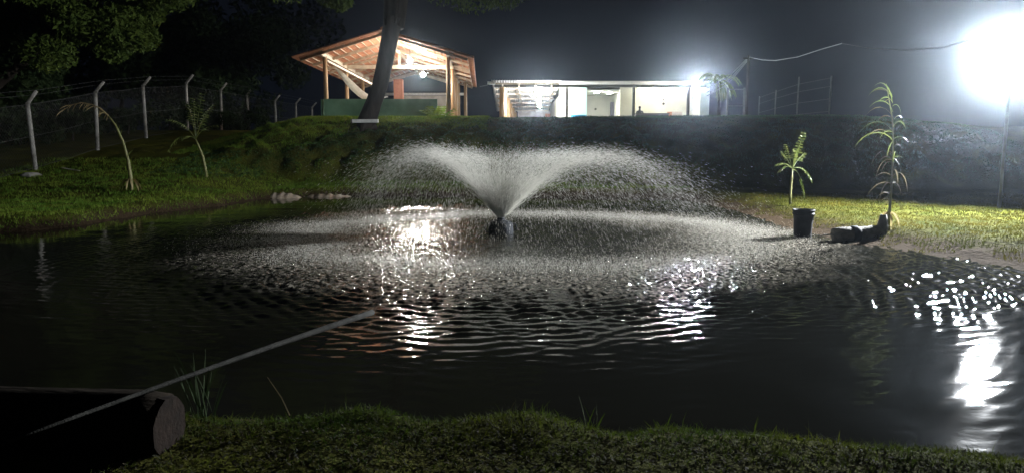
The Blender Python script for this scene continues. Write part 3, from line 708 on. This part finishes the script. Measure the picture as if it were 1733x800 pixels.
for i, y_ in enumerate((50, 52.6, 55.4, 58.2, 61, 64)):
    x_ = -.65 + (y_ - 50) * .066; h_ = roofp(0, y_) - .25 - GZ
    MB().tube([(x_, y_, GZ - .1), (x_, y_, GZ + h_)], .14 if i else .2, 10).build('post', M_wood, LB, True)
for px in (958, 1069, 1160): 
    x_ = (px - 866.5) / F * 50; MB().box((x_, 50, (GZ + 5.4) / 2), (.17, .17, 5.4 - GZ)).build('post', M_darkpost, LB)
MB().add([(FX0 + .2, 49.6, GZ - .2), (FX1, 49.6, GZ - .2), (FX1, 65, GZ - .2), (FX0 + .2, 65, GZ - .2), (FX0 + .2, 49.6, GZ + .05), (FX1, 49.6, GZ + .05), (FX1, 65, GZ + .05), (FX0 + .2, 65, GZ + .05)], [(3, 2, 1, 0), (4, 5, 6, 7), (0, 1, 5, 4), (1, 2, 6, 5), (2, 3, 7, 6), (3, 0, 4, 7)]).build('floor_slab', M_slab, LB)
def bwall(px0, px1, Yd, m, name='wall', z1=None, th=.12, z0=GZ + .05):
    x0, x1 = (px0 - 866.5) / F * Yd, (px1 - 866.5) / F * Yd; z1 = z1 or roofp((x0 + x1) / 2, Yd) - .02
    return MB().box(((x0 + x1) / 2, Yd, (z0 + z1) / 2), (x1 - x0, th, z1 - z0)).build(name, m, LB)
bwall(945, 963, 52, M_cream); bwall(963.2, 991, 51.3, M_mint); bwall(985, 1058, 57.5, M_greywall, z1=5.3); bwall(1046, 1069.5, 51.3, M_cream); bwall(1070.2, 1195, 53, M_cream)
MB().box(((990.5 - 866.5) / F * 51.3 - .06, 55.66, 4.1), (.1, 8.56, 2.4)).build('wall', M_mint, LB); MB().box(((1047 - 866.5) / F * 51.3 + .3, 55.66, 4.1), (.1, 8.56, 2.4)).build('wall', M_greywall, LB)
MB().box(((946 - 866.5) / F * 52.2, 58.5, 3.95), (.1, 12.8, 2.0)).build('wall', M_cream, LB)
MB().box(((1180 - 866.5) / F * 51, 51.8, 4.2), (.12, 2.2, 2.6)).build('wall', M_cream, LB)
bwall(876, 948, 64.5, M_stonewall)
MB().box((((990 + 1047) / 2 - 866.5) / F * 51.3 + .1, 55.66, 5.335), (3.2, 8.5, .05)).build('ceiling', M_greywall, LB)
# red slatted screen at the back of the shed
x0 = (922 - 866.5) / F * 63.9
for i in range(7): MB().box((x0 + .08 + i * .17, 63.9, 3.55), (.12, .05, 1.25)).build('screen_slat', M_brick, LB)
x_ = (1038 - 866.5) / F * 56.5
fr = thing('fridge', (x_, 56.5, GZ + .05), 'tall dark cabinet fridge in the recess of the long building', 'fridge')
MB().box((x_, 56.5, GZ + .98), (.64, .6, 1.86)).build('cabinet', M_fridge, fr); MB().box((x_, 56.18, GZ + 1.0), (.58, .03, 1.7)).build('door', M_fridge, fr); MB().box((x_ - .22, 56.14, GZ + 1.1), (.03, .03, .5)).build('handle', M_darkpost, fr)
# wall fittings
for px, py, Yd, lab in ((1008, 185, 57.4, 'small dark fitting on the grey recess wall'), (1123, 176, 52.9, 'dark round fitting on the bright wall, lower of two'), (1123, 169, 52.9, 'small dark fitting above the round one on the bright wall')):
    p = at(px, py, Yd - .04); s_ = .09 if py != 169 else .055
    tag(MB().lathe([(s_ * .8, -.03), (s_, 0), (s_ * .7, .04)], (0, 0, 0), 12).build('wall_fitting', M_darkpost), lab, 'wall fitting').matrix_world = Matrix.Translation(p) @ Matrix.Rotation(R(90), 4, 'X')
# counter, blue tub, table and person
p = at(979, 195, 51)
tu = thing('blue_tub', (p.x, 51, GZ + .05), 'blue plastic tub table before the mint wall', 'tub')
MB().lathe([(.42, .32), (.55, .62), (.6, .66), (.6, .70), (.5, .70)], (p.x, 51, GZ + .05), 20).build('bowl', M_blue, tu, True)
for k_ in range(3): a = k_ * 2.1; MB().tube([(p.x + .38 * math.cos(a), 51 + .38 * math.sin(a), GZ + .05), (p.x + .3 * math.cos(a), 51 + .3 * math.sin(a), GZ + .4)], .03, 6).build('leg', M_blue, tu)
x0, x1 = (1072 - 866.5) / F * 51.4, (1128 - 866.5) / F * 51.4
bn = thing('long_table', ((x0 + x1) / 2, 51.4, GZ + .05), 'long dark table in front of the bright plastered wall', 'table')
MB().box(((x0 + x1) / 2, 51.4, GZ + .84), (x1 - x0, .7, .08)).build('table_top', M_darkpost, bn)
MB().box(((x0 + x1) / 2, 51.15, GZ + .66), (x1 - x0 - .1, .04, .26)).build('apron', M_darkpost, bn)
for a in (x0 + .1, x1 - .1):
    for b in (51.12, 51.68): MB().box((a, b, GZ + .42), (.07, .07, .74)).build('leg', M_darkpost, bn)
for i, px in enumerate((1131, 1139, 1147)):
    x_ = (px - 866.5) / F * 51.2
    ch = thing('chair', (x_, 51.2, GZ + .05), ['reddish chair nearest the long dark table', 'middle of the three chairs under the floodlit eave', 'chair farthest right under the floodlit eave'][i], 'chair', 'chairs under the eave')
    MB().box((x_, 51.2, GZ + .5), (.4, .4, .04)).build('seat', M_brick if i == 0 else M_woodp, ch); MB().box((x_, 51.38, GZ + .78), (.38, .03, .42)).build('backrest', M_brick if i == 0 else M_woodp, ch)
    for a in (-.17, .17):
        for b in (-.17, .17): MB().box((x_ + a, 51.2 + b, GZ + .265), (.035, .035, .43)).build('leg', M_darkpost, ch)
# seated person behind the table
px_ = (1080 - 866.5) / F * 52; by = 52.05; bz = GZ + .05
pe = thing('person', (px_, by, bz), 'person in dark clothes seated behind the long dark table', 'person')
me = bpy.data.meshes.new('body')
J = [(0, 0, .5), (0, 0, .72), (0, .02, .92), (0, .02, 1.05), (0, 0, 1.13), (0, -.01, 1.24), (.19, .02, 1.0), (.25, -.08, .78), (.14, -.32, .80), (-.19, .02, 1.0), (-.25, -.08, .78), (-.14, -.32, .80), (.1, -.05, .47), (.12, -.42, .47), (.12, -.42, .08), (.12, -.54, .04), (-.1, -.05, .47), (-.12, -.42, .47), (-.12, -.42, .08), (-.12, -.54, .04)]
E = [(0, 1), (1, 2), (2, 3), (3, 4), (4, 5), (2, 6), (6, 7), (7, 8), (2, 9), (9, 10), (10, 11), (0, 12), (12, 13), (13, 14), (14, 15), (0, 16), (16, 17), (17, 18), (18, 19)]
Rr = [.13, .13, .13, .06, .085, .085, .06, .045, .035, .06, .045, .035, .08, .07, .045, .035, .08, .07, .045, .035]
me.from_pydata([Vector(q) for q in J], E, []); bo = bpy.data.objects.new('body', me); C.objects.link(bo); bo.parent = pe; me.materials.append(M_dark_shirt)
bo.modifiers.new('skin', 'SKIN'); sv = me.skin_vertices[0].data
for i, q in enumerate(Rr): sv[i].radius = (q, q)
sv[0].use_root = True; ss_ = bo.modifiers.new('sub', 'SUBSURF'); ss_.levels = 1; ss_.render_levels = 1
MB().lathe([(.03, -.05), (.085, 0), (.098, .06), (.08, .12), (.03, .14)], (px_, by, bz + 1.22), 12).build('hair', M_black, pe, True)
st = thing('stool', (px_, by, bz), 'wooden stool under the seated person', 'stool')
MB().box((px_, by + .02, bz + .37), (.36, .36, .05)).build('seat', M_wood, st)
for a in (-.14, .14):
    for b in (-.12, .16): MB().box((px_ + a, by + b, bz + .172), (.04, .04, .344)).build('leg', M_wood, st)
# lamps of the long building
for i, (px, Yd) in enumerate(((1008, 52.5), (1029, 53.6))):
    p = Vector(((px - 866.5) / F * Yd, Yd, 5.27))
    l = thing('ceiling_lamp', p, ['left ceiling lamp in the recess of the long building', 'right ceiling lamp in the recess of the long building'][i], 'lamp', 'recess ceiling lamps')
    MB().box(p + Vector((0, 0, .025)), (.34, .34, .03)).build('housing', M_white, l); MB().box(p + Vector((0, 0, -.01)), (.3, .3, .03)).build('diffuser', M_panel, l)
p = at(913, 168, 50.6)
l = thing('tube_lamp', p, 'blazing upright tube lamp hung in the shed end of the long building', 'lamp')
MB().tube([p + Vector((0, 0, .62)), p + Vector((0, 0, roofp(0, 50.6) - p.z))], .015, 6).build('hanger', M_black, l)
MB().lathe([(.10, .555), (.11, .57), (.11, .62), (.05, .63)], p, 14).build('cap', M_white, l)
MB().lathe([(.05, -.55), (.09, -.5), (.09, .5), (.05, .55)], p, 14).build('tube', M_tubeglow, l, True)
for i, px in enumerate((1090, 1130)):
    p = Vector(((px - 866.5) / F * 51, 51, roofp(0, 51) - .17))
    l = thing('batten_lamp', p, ['batten lamp under the eave above the seated person', 'batten lamp under the eave above the chairs'][i], 'lamp', 'eave batten lamps')
    MB().box(p + Vector((0, 0, .04)), (1.1, .1, .05)).build('housing', M_white, l); MB().tube([p + Vector((-.5, 0, -.02)), p + Vector((.5, 0, -.02))], .025, 8).build('tube', M_batten, l)
def floodlight(p, aim, w_, h_, m, label, pole_z=None, name='floodlight', hd=None):
    t = thing(name, Vector((p.x, p.y, pole_z if pole_z is not None else p.z)), label, 'floodlight')
    d = (Vector(aim) - p).normalized(); q = d.to_track_quat('Y', 'Z').to_matrix().to_4x4()
    Mx = Matrix.Translation(p) @ q
    tr = lambda m_: [Mx @ v for v in m_.v]
    b = MB().box((0, -.07, 0), (w_ + .08, .08, h_ + .08)); [b.box((sx * (w_ / 2 + .025), 0, 0), (.03, .06, h_ + .08)) for sx in (-1, 1)]; [b.box((0, 0, sz * (h_ / 2 + .025)), (w_ + .02, .06, .03)) for sz in (-1, 1)]; b.box((0, -.13, 0), (w_ * .7, .06, h_ * .7)); b.v = tr(b); b.build('housing', M_darkpost, t)
    g_ = MB().box((0, -.018, 0), (w_, .014, h_)); g_.v = tr(g_); g_.build('lens', m, t)
    br = MB(); br.tube([(-w_ / 2 - .06, -.06, 0), (-w_ / 2 - .06, -.2, -.02), (w_ / 2 + .06, -.2, -.02), (w_ / 2 + .06, -.06, 0)], .014, 6); br.v = tr(br); br.build('bracket', M_darkpost, t)
    return t, Mx
pf = at(1178, 143, 49.1)
floodlight(pf, (2, 25, 0), .34, .26, M_flood2, 'white floodlight glaring at the right end of the long building')
PF = at(1704, 100, 17.0); pzf = H(PF.x, PF.y)
t, Mx = floodlight(PF, (-3, 7.6, -.5), .44, .34, M_flood, 'large blinding floodlight on a post at the right edge', pzf)
MB().tube([(PF.x + .25, PF.y + .2, pzf - .3), (PF.x + .25, PF.y + .2, PF.z + .1)], .04, 10).build('post', M_greypost, t, True)

# ------------------------------------------------------------------ palm beside the small floodlight
p0 = at(1216, 150, 51); zb = H(p0.x, 51)
pt = thing('palm_tree', (p0.x, 51, zb), 'palm tree with drooping fronds beside the small floodlight', 'palm tree')
MB().tube([(p0.x, 51, zb - .1), (p0.x + .1, 51, zb + 1.5), (p0.x - .05, 51, p0.z + .5)], [.14, .11, .09], 10).build('trunk', M_bark, pt, True)
for i in range(16):
    a = i * 2.4; e = random.uniform(.1, 1.7); d = Vector((math.cos(a), math.sin(a), e)).normalized(); o_ = Vector((p0.x - .05, 51, p0.z + .5)); L0 = random.uniform(1.3, 2.0)
    m_ = MB(); q = o_.copy(); dd = d.copy(); pts = []
    for s_ in range(9):
        pts.append((q.copy(), dd.copy())); dd = (dd + Vector((0, 0, -.26))).normalized(); q += dd * L0 / 8
    m_.tube([x_[0] for x_ in pts], [.02 - .002 * j for j in range(9)], 4)
    for q_, d_ in pts[1:]:
        sd = d_.cross(Vector((0, 0, 1))); sd = sd.normalized() if sd.length > .1 else Vector((1, 0, 0))
        for s_ in (-1, 1):
            for j in range(3): m_.leaf(q_ + d_ * (L0 / 24 * j), sd * s_ + d_ * .6 - Vector((0, 0, .3)), random.uniform(.3, .45), .035, .9, 3, a)
    m_.build('frond', M_palm, pt)

# ------------------------------------------------------------------ saplings (palms) on the shores
def frond(t, p, d, L0, m, lw=.03, ll=.2, droop=1.6, nseg=9, start=.25, name='frond', two=True):
    m_ = MB(); q = Vector(p); dd = Vector(d).normalized(); pts = []
    for s_ in range(nseg + 1):
        pts.append((q.copy(), dd.copy())); dd = (dd + Vector((0, 0, -droop / nseg))).normalized(); q += dd * L0 / nseg
    m_.tube([x_[0] for x_ in pts], [.009 * (1 - .8 * j / nseg) + .002 for j in range(nseg + 1)], 5)
    for j, (q_, d_) in enumerate(pts):
        if j / nseg < start: continue
        sd = d_.cross(Vector((.2, .1, 1))).normalized()
        for s_ in ((-1, 1) if two else (1,)):
            for k_ in range(2): m_.leaf(q_ + d_ * (L0 / nseg / 2 * k_), sd * s_ * .8 + d_ * .8 - Vector((0, 0, .25)), ll * random.uniform(.7, 1.2) * (1.15 - .6 * j / nseg), lw, .8, 3, random.random() * 3)
    return m_.build(name, m, t)
# bent sapling
Y1 = 21.
pts = [at(*q, Y1) for q in ((222, 321), (221, 300), (217, 272), (208, 240), (196, 213), (183, 196))]
s1 = thing('palm_sapling', pts[0], 'bent palm sapling bowing left with a brown tip by the left shore', 'palm', 'palm saplings around the pond')
pts[0].z = H(pts[0].x, Y1) - .03
MB().tube(pts, [.07, .055, .045, .035, .03, .022], 8).build('stem', M_palmstem, s1, True)
ap = [at(*q, Y1 - .1) for q in ((183, 196), (170, 184), (155, 177), (138, 174), (120, 178), (106, 188))]
m_ = MB(); m_.tube(ap, [.022, .018, .014, .011, .008, .004], 6)
for i in range(5):
    for k_ in range(5):
        q = ap[i].lerp(ap[i + 1], k_ / 5); m_.leaf(q, Vector((-.5 + random.uniform(-.3, .2), random.uniform(-.6, .6), -.3 + random.uniform(-.4, .5))), random.uniform(.18, .34), .028, .9, 3, random.random() * 3)
m_.build('frond', M_palmdry, s1)
m_ = MB()
for k_ in range(9): m_.leaf(pts[2].lerp(pts[4], k_ / 9), Vector((random.uniform(-.3, .5), random.uniform(-.3, .3), .9)), .25, .025, .5, 3)
m_.build('sheath_leaves', M_palm, s1)
for k_ in range(11):
    a = k_ * .57 + .2; m_ = MB(); m_.leaf(pts[0] + Vector((0, 0, .36)), (math.cos(a) * .6, math.sin(a) * .6, .35), random.uniform(.42, .6), .06, 3.2, 5, a); m_.build('dry_leaf', M_palmdry, s1)
# second sapling
Y2 = 24.
pts = [at(*q, Y2) for q in ((350, 311), (348, 288), (343, 264), (335, 245), (331, 236))]; pts[0].z = H(pts[0].x, Y2) - .03
s2 = thing('palm_sapling', pts[0], 'slim upright palm sapling on the left lawn near the foot of the bank', 'palm', 'palm saplings around the pond')
MB().tube(pts, [.055, .045, .04, .032, .025], 8).build('stem', M_palmstem, s2, True)
for tx, ty, dr in ((338, 170, .5), (350, 178, .8), (322, 182, .9), (300, 195, 1.3), (286, 222, 1.6), (356, 205, 1.2), (310, 240, 1.8), (345, 200, .6), (328, 176, .3)):
    e = at(tx, ty, Y2 + random.uniform(-.5, .5)); d = e - pts[-1]; d.z += dr * .35; frond(s2, pts[-1], d, (e - pts[-1]).length * 1.08, M_palm, .022, .2, dr, 7, .3)
# sapling by the bucket
Y3 = 18.6
pts = [at(*q, Y3) for q in ((1337, 347), (1338, 325), (1340, 300), (1341, 286))]; pts[0].z = H(pts[0].x, Y3) - .03
s3 = thing('palm_sapling', pts[0], 'small palm sapling on the right lawn behind the black bucket', 'palm', 'palm saplings around the pond')
MB().tube(pts, [.035, .03, .028, .02], 8).build('stem', M_palmstem, s3, True)
for tx, ty, dr, wd in ((1356, 236, .1, .07), (1326, 262, .5, .03), (1332, 252, .3, .03), (1358, 262, .5, .03), (1368, 300, 1.8, .03), (1362, 315, 2.2, .03), (1322, 300, 1.8, .03), (1352, 332, 2.4, .03), (1345, 258, .2, .04), (1318, 275, 1.0, .03)):
    e = at(tx, ty, Y3 + random.uniform(-.3, .3)); d = e - pts[-1]; d.z += dr * .3; frond(s3, pts[-1], d, (e - pts[-1]).length * 1.1, M_palm, wd * .8, .15, dr, 6, .35)
m_ = MB(); m_.leaf(pts[-1], at(1356, 236, Y3) - pts[-1], .8, .10, .05, 6, 1.3); m_.build('spear_leaf', M_palm, s3)
# tall thin one at right
Y4 = 13.5
pts = [at(*q, Y4) for q in ((1502, 380), (1506, 350), (1509, 310), (1511, 270), (1512, 235), (1510, 200), (1505, 170), (1500, 142))]; pts[0].z = H(pts[0].x, Y4) - .03
s4 = thing('palm_sapling', pts[0], 'tall thin plant with drooping strap leaves beside the grey log', 'plant', 'palm saplings around the pond')
MB().tube(pts, [.045, .024, .018, .015, .013, .011, .009, .003], 8).build('stem', M_palmstem, s4, True)
LV = [(330, 1480, 330, 1), (300, 1488, 300, 1), (300, 1540, 280, 1), (272, 1478, 262, 1), (268, 1532, 272, 0), (262, 1486, 245, 1), (240, 1476, 223, 0), (236, 1532, 228, 0), (228, 1488, 200, 0), (215, 1530, 200, 0), (205, 1524, 195, 0), (190, 1492, 152, 0), (180, 1526, 178, 0), (175, 1500, 138, 0), (170, 1494, 145, 0), (165, 1508, 150, 0), (290, 1520, 300, 1), (310, 1528, 320, 1), (200, 1484, 160, 1), (250, 1522, 252, 1), (345, 1486, 350, 1), (340, 1525, 345, 1)]
random.seed(31)
for j_ in range(16):
    y0 = random.uniform(165, 345); sd_ = random.choice((-1, 1)); LV.append((y0, 1508 + sd_ * random.uniform(6, 22), y0 + random.uniform(-26, 30), 1 if random.random() < .6 else 0))
for i, (y0, tx, ty, dry) in enumerate(LV):
    t_ = (380 - y0) / 240; q = at(1504 + 8 * math.sin(t_ * 2.6), y0, Y4); e = at(tx + random.uniform(-3, 3), ty + random.uniform(-4, 4), Y4 + random.uniform(-.25, .25)); d = e - q; ll = d.length
    d.z += ll * random.uniform(.5, 1.6); m_ = MB(); m_.leaf(q, d, ll * random.uniform(1.1, 1.9), random.uniform(.012, .026), random.uniform(1.6, 3.6), 8, random.uniform(0, 3)); m_.build('leaf', M_dryleaf if dry else M_palm, s4)
for k_ in range(7):
    a = k_ * .9; m_ = MB(); m_.leaf(pts[0] + Vector((.02, 0, .38)), (math.cos(a) * .4, math.sin(a) * .4, .2), .4, .05, 3.5, 5, a); m_.build('dry_leaf', M_palmdry, s4)
# ------------------------------------------------------------------ bucket, log, small things on the right shore
pb = at(1358, 399, 13.9); zb = -.02
bk = thing('bucket', (pb.x, 13.9, zb), 'black plastic bucket standing at the edge of the water', 'bucket')
hb = .54
MB().lathe([(.155, 0), (.16, .02), (.175, .3), (.187, hb - .10), (.197, hb - .10), (.199, hb - .07), (.19, hb - .07), (.192, hb - .035), (.204, hb - .035), (.206, hb), (.186, hb), (.18, hb - .05), (.15, .05)], (pb.x, 13.9, zb), 28).build('shell', M_black, bk, True)
MB().tube([(pb.x - .205, 13.9, zb + hb - .05), (pb.x - .19, 13.80, zb + hb - .10), (pb.x - .12, 13.72, zb + hb - .17), (pb.x, 13.69, zb + hb - .20), (pb.x + .12, 13.72, zb + hb - .17), (pb.x + .19, 13.80, zb + hb - .10), (pb.x + .205, 13.9, zb + hb - .05)],   .004, 6).build('handle', M_black, bk, True)
a, b = at(1414, 383, 13.25), at(1508, 380, 13.2)
lg = thing('fallen_log', (a + b) / 2, 'grey log lying on the shore with an upright stump end', 'log')
_za, _zb = H(a.x, 13.3), H(b.x - .1, 13.35)
P0 = Vector((a.x, 13.3, _za * .5 + _zb * .5 + .06)); P1 = Vector((b.x - .1, 13.35, _za * .3 + _zb * .7 + .08))
MB().tube([P0.lerp(P1, t_) + Vector((0, 0, .01 * math.sin(t_ * 9))) for t_ in (0, .12, .3, .48, .55, .75, 1)], [.13, .145, .135, .14, .145, .135, .14], 14, wob=.07).build('trunk', M_oldlog, lg, True)
MB().tube([P0.lerp(P1, t_) for t_ in (.37, .40, .50, .53)], [.14, .16, .16, .14], 14, wob=.03).build('dark_collar', M_black, lg, True)
MB().tube([P1 + Vector((-.05, 0, -.08)), P1 + Vector((.02, 0, .1)), P1 + Vector((.03, 0, .33))], [.12, .1, .06], 12, wob=.1).build('stump', M_oldlog, lg, True)
MB().tube([P0 + Vector((.02, 0, .02)), P0 + Vector((-.14, .1, .0)), P0 + Vector((-.28, .2, -.08))], [.02, .014, .006], 6).build('twig', M_oldlog, lg)
# pale stone, stick near the fence, pale mounds for the glint at the far shore
p = at(50, 283, 23.6); z_ = H(p.x, p.y)
m_ = MB().lathe([(.10, 0), (.2, .02), (.22, .08), (.15, .14), (.05, .16)], (0, 0, 0), 10); m_.v = [Vector((v.x * 1.5 * (1 + .2 * math.sin(v.y * 19)), v.y, v.z)) + Vector((p.x, p.y, z_ - .02)) for v in m_.v]
tag(m_.build('stone', M_concrete), 'pale stone at the foot of the leftmost fence post', 'stone')
p = at(122, 274, 24.5); z_ = H(p.x, p.y)
tag(MB().tube([(p.x - .35, p.y, z_ + .14), (p.x, p.y, z_ + .07), (p.x + .3, p.y - .1, z_ + .04)], [.02, .025, .015], 6).build('stick', M_concrete), 'pale stick lying in the grass left of the bent sapling', 'stick')
def glint_mound(pxa, pxb, py, hh, label):
    a = on_water(pxa, py); b = on_water(pxb, py); m_ = MB(); n1, n2 = 22, 7
    for i in range(n1 + 1):
        for j in range(n2 + 1):
            t_ = i / n1; s_ = j / n2; e = math.sin(math.pi * t_) ** .6 * math.sin(math.pi * s_) ** .8
            wd = .9 * (.4 + .6 * math.sin(math.pi * t_))
            q = a.lerp(b, t_) + Vector((0, (s_ - .5) * wd, 0)); m_.v.append(Vector((q.x, q.y, -.04 + e * (hh + .03 * math.sin(i * 1.7) + .02 * math.sin(j * 2.3 + i)))))
    m_.f = [(i * (n2 + 1) + j, (i + 1) * (n2 + 1) + j, (i + 1) * (n2 + 1) + j + 1, i * (n2 + 1) + j + 1) for i in range(n1) for j in range(n2)]
    return tag(m_.build('glint_mound', M_glint, None, True), label, 'glint_mound')
glint_mound(438, 512, 335, .20, 'pale mound at the far left shore, coloured for a glint on wet mud')
glint_mound(508, 600, 333, .11, 'low mound just right of the first, in the same glint colour')

# ------------------------------------------------------------------ foreground left: log, pole, plants
lz = .19
A = Vector((-1.80, 3.62, lz + .155)); B = Vector((-3.9, 3.72, lz + .19))
L1 = thing('log', (-2.6, 3.65, lz), 'thick dark log lying on the near bank at lower left', 'log')
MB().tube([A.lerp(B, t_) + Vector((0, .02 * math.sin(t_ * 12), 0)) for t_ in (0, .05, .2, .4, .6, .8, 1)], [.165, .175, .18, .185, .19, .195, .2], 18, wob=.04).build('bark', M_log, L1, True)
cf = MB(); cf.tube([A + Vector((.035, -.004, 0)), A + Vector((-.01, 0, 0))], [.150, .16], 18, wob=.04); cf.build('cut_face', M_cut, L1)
E_ = at(630, 528, 5.6); A2 = Vector((-1.82, 3.62, lz + .155 + .20)); dr = (A2 - E_)
Cc = A2 + dr * .42
pts = [E_.lerp(Cc, t_) + Vector((0, 0, .012 * math.sin(t_ * 3.1))) for t_ in (0, .1, .25, .4, .55, .7, .85, 1)]
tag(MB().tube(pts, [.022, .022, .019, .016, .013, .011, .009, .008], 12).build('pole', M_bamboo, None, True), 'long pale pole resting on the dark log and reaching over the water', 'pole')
def weed(p, n, hh, m, label, cat, wd=.006, spread=.35, name='weed', broad=False, group=None):
    t = thing(name, p, label, cat, group); p = Vector(p)
    for i in range(n):
        a = random.uniform(0, 6.28); d = Vector((math.cos(a) * spread, math.sin(a) * spread, 1)); m_ = MB(); h_ = hh * random.uniform(.6, 1.1)
        if broad:
            q = p + d.normalized() * h_ * .6; m_.tube([p, q], .003, 5); m_.leaf(q, Vector((math.cos(a), math.sin(a), .5)), h_ * .6, wd, .9, 5, a)
        else: m_.leaf(p + Vector((random.uniform(-.05, .05), random.uniform(-.04, .04), 0)), d, h_, wd, .7, 6, a)
        m_.build('leaf', m, t)
    return t
weed((-2.42, 4.0, .18), 9, .24, M_leafd, 'leafy green weed sprouting behind the dark log', 'weed', .03, .7, broad=True)
weed((-1.78, 4.05, .2), 16, .42, M_leafd, 'tall grassy weed clump behind the cut end of the log', 'weed', .009, .25)
t = thing('twig', (-1.35, 4.2, .2), 'thin bare twig leaning from the near bank right of the log', 'twig')
MB().tube([(-1.33, 4.2, .18), (-1.38, 4.22, .28), (-1.47, 4.25, .40)], [.004, .003, .0015], 5).build('stem', M_palmdry, t)
for px, n_, hh, lab in ((590, 7, .17, 'sparse sprig on the near bank below the end of the pole'), (470, 8, .13, 'grassy sprig at the water edge right of the bare twig'), (700, 7, .12, 'low sprig on the near bank left of centre'), (868, 8, .15, 'pale dry sprig in the middle of the near bank'), (1005, 10, .2, 'tall seeding sprig on the near bank right of centre'), (1130, 7, .11, 'low sprig on the near bank well right of centre'), (1350, 7, .12, 'rightmost sprig at the water edge of the near bank')):
    Yd = float(np.interp(px, [340, 866, 1150, 1400, 1733], [4.32, 4.25, 4.12, 3.94, 3.74])); X0 = (px - 866.5) / F * Yd; weed((X0, Yd, H(X0, Yd) - .01), n_, hh, M_litter if 'pale' in lab else M_grass, lab, 'sprig', .005, .3, 'sprig', group='sprigs along the near bank')

# ------------------------------------------------------------------ haze added for the glow around the lamps and the veiled sky
hz = MB().box((0, 22, 6.4), (110, 110, 0)); hz = MB().box((0, 27, 7.25), (100, 78, 18.5))
m = bpy.data.materials.new('haze'); m.use_nodes = True; t = m.node_tree; t.nodes.remove(t.nodes['Principled BSDF'])
pv = t.nodes.new('ShaderNodeVolumePrincipled'); pv.inputs['Color'].default_value = (.74, .86, 1, 1); pv.inputs['Density'].default_value = HAZE; pv.inputs['Anisotropy'].default_value = .945
t.links.new(pv.outputs[0], t.nodes['Material Output'].inputs['Volume'])
tag(hz.build('haze', m), 'thin haze veiling the sky, added to give the lamps their glow', 'haze', kind='stuff')
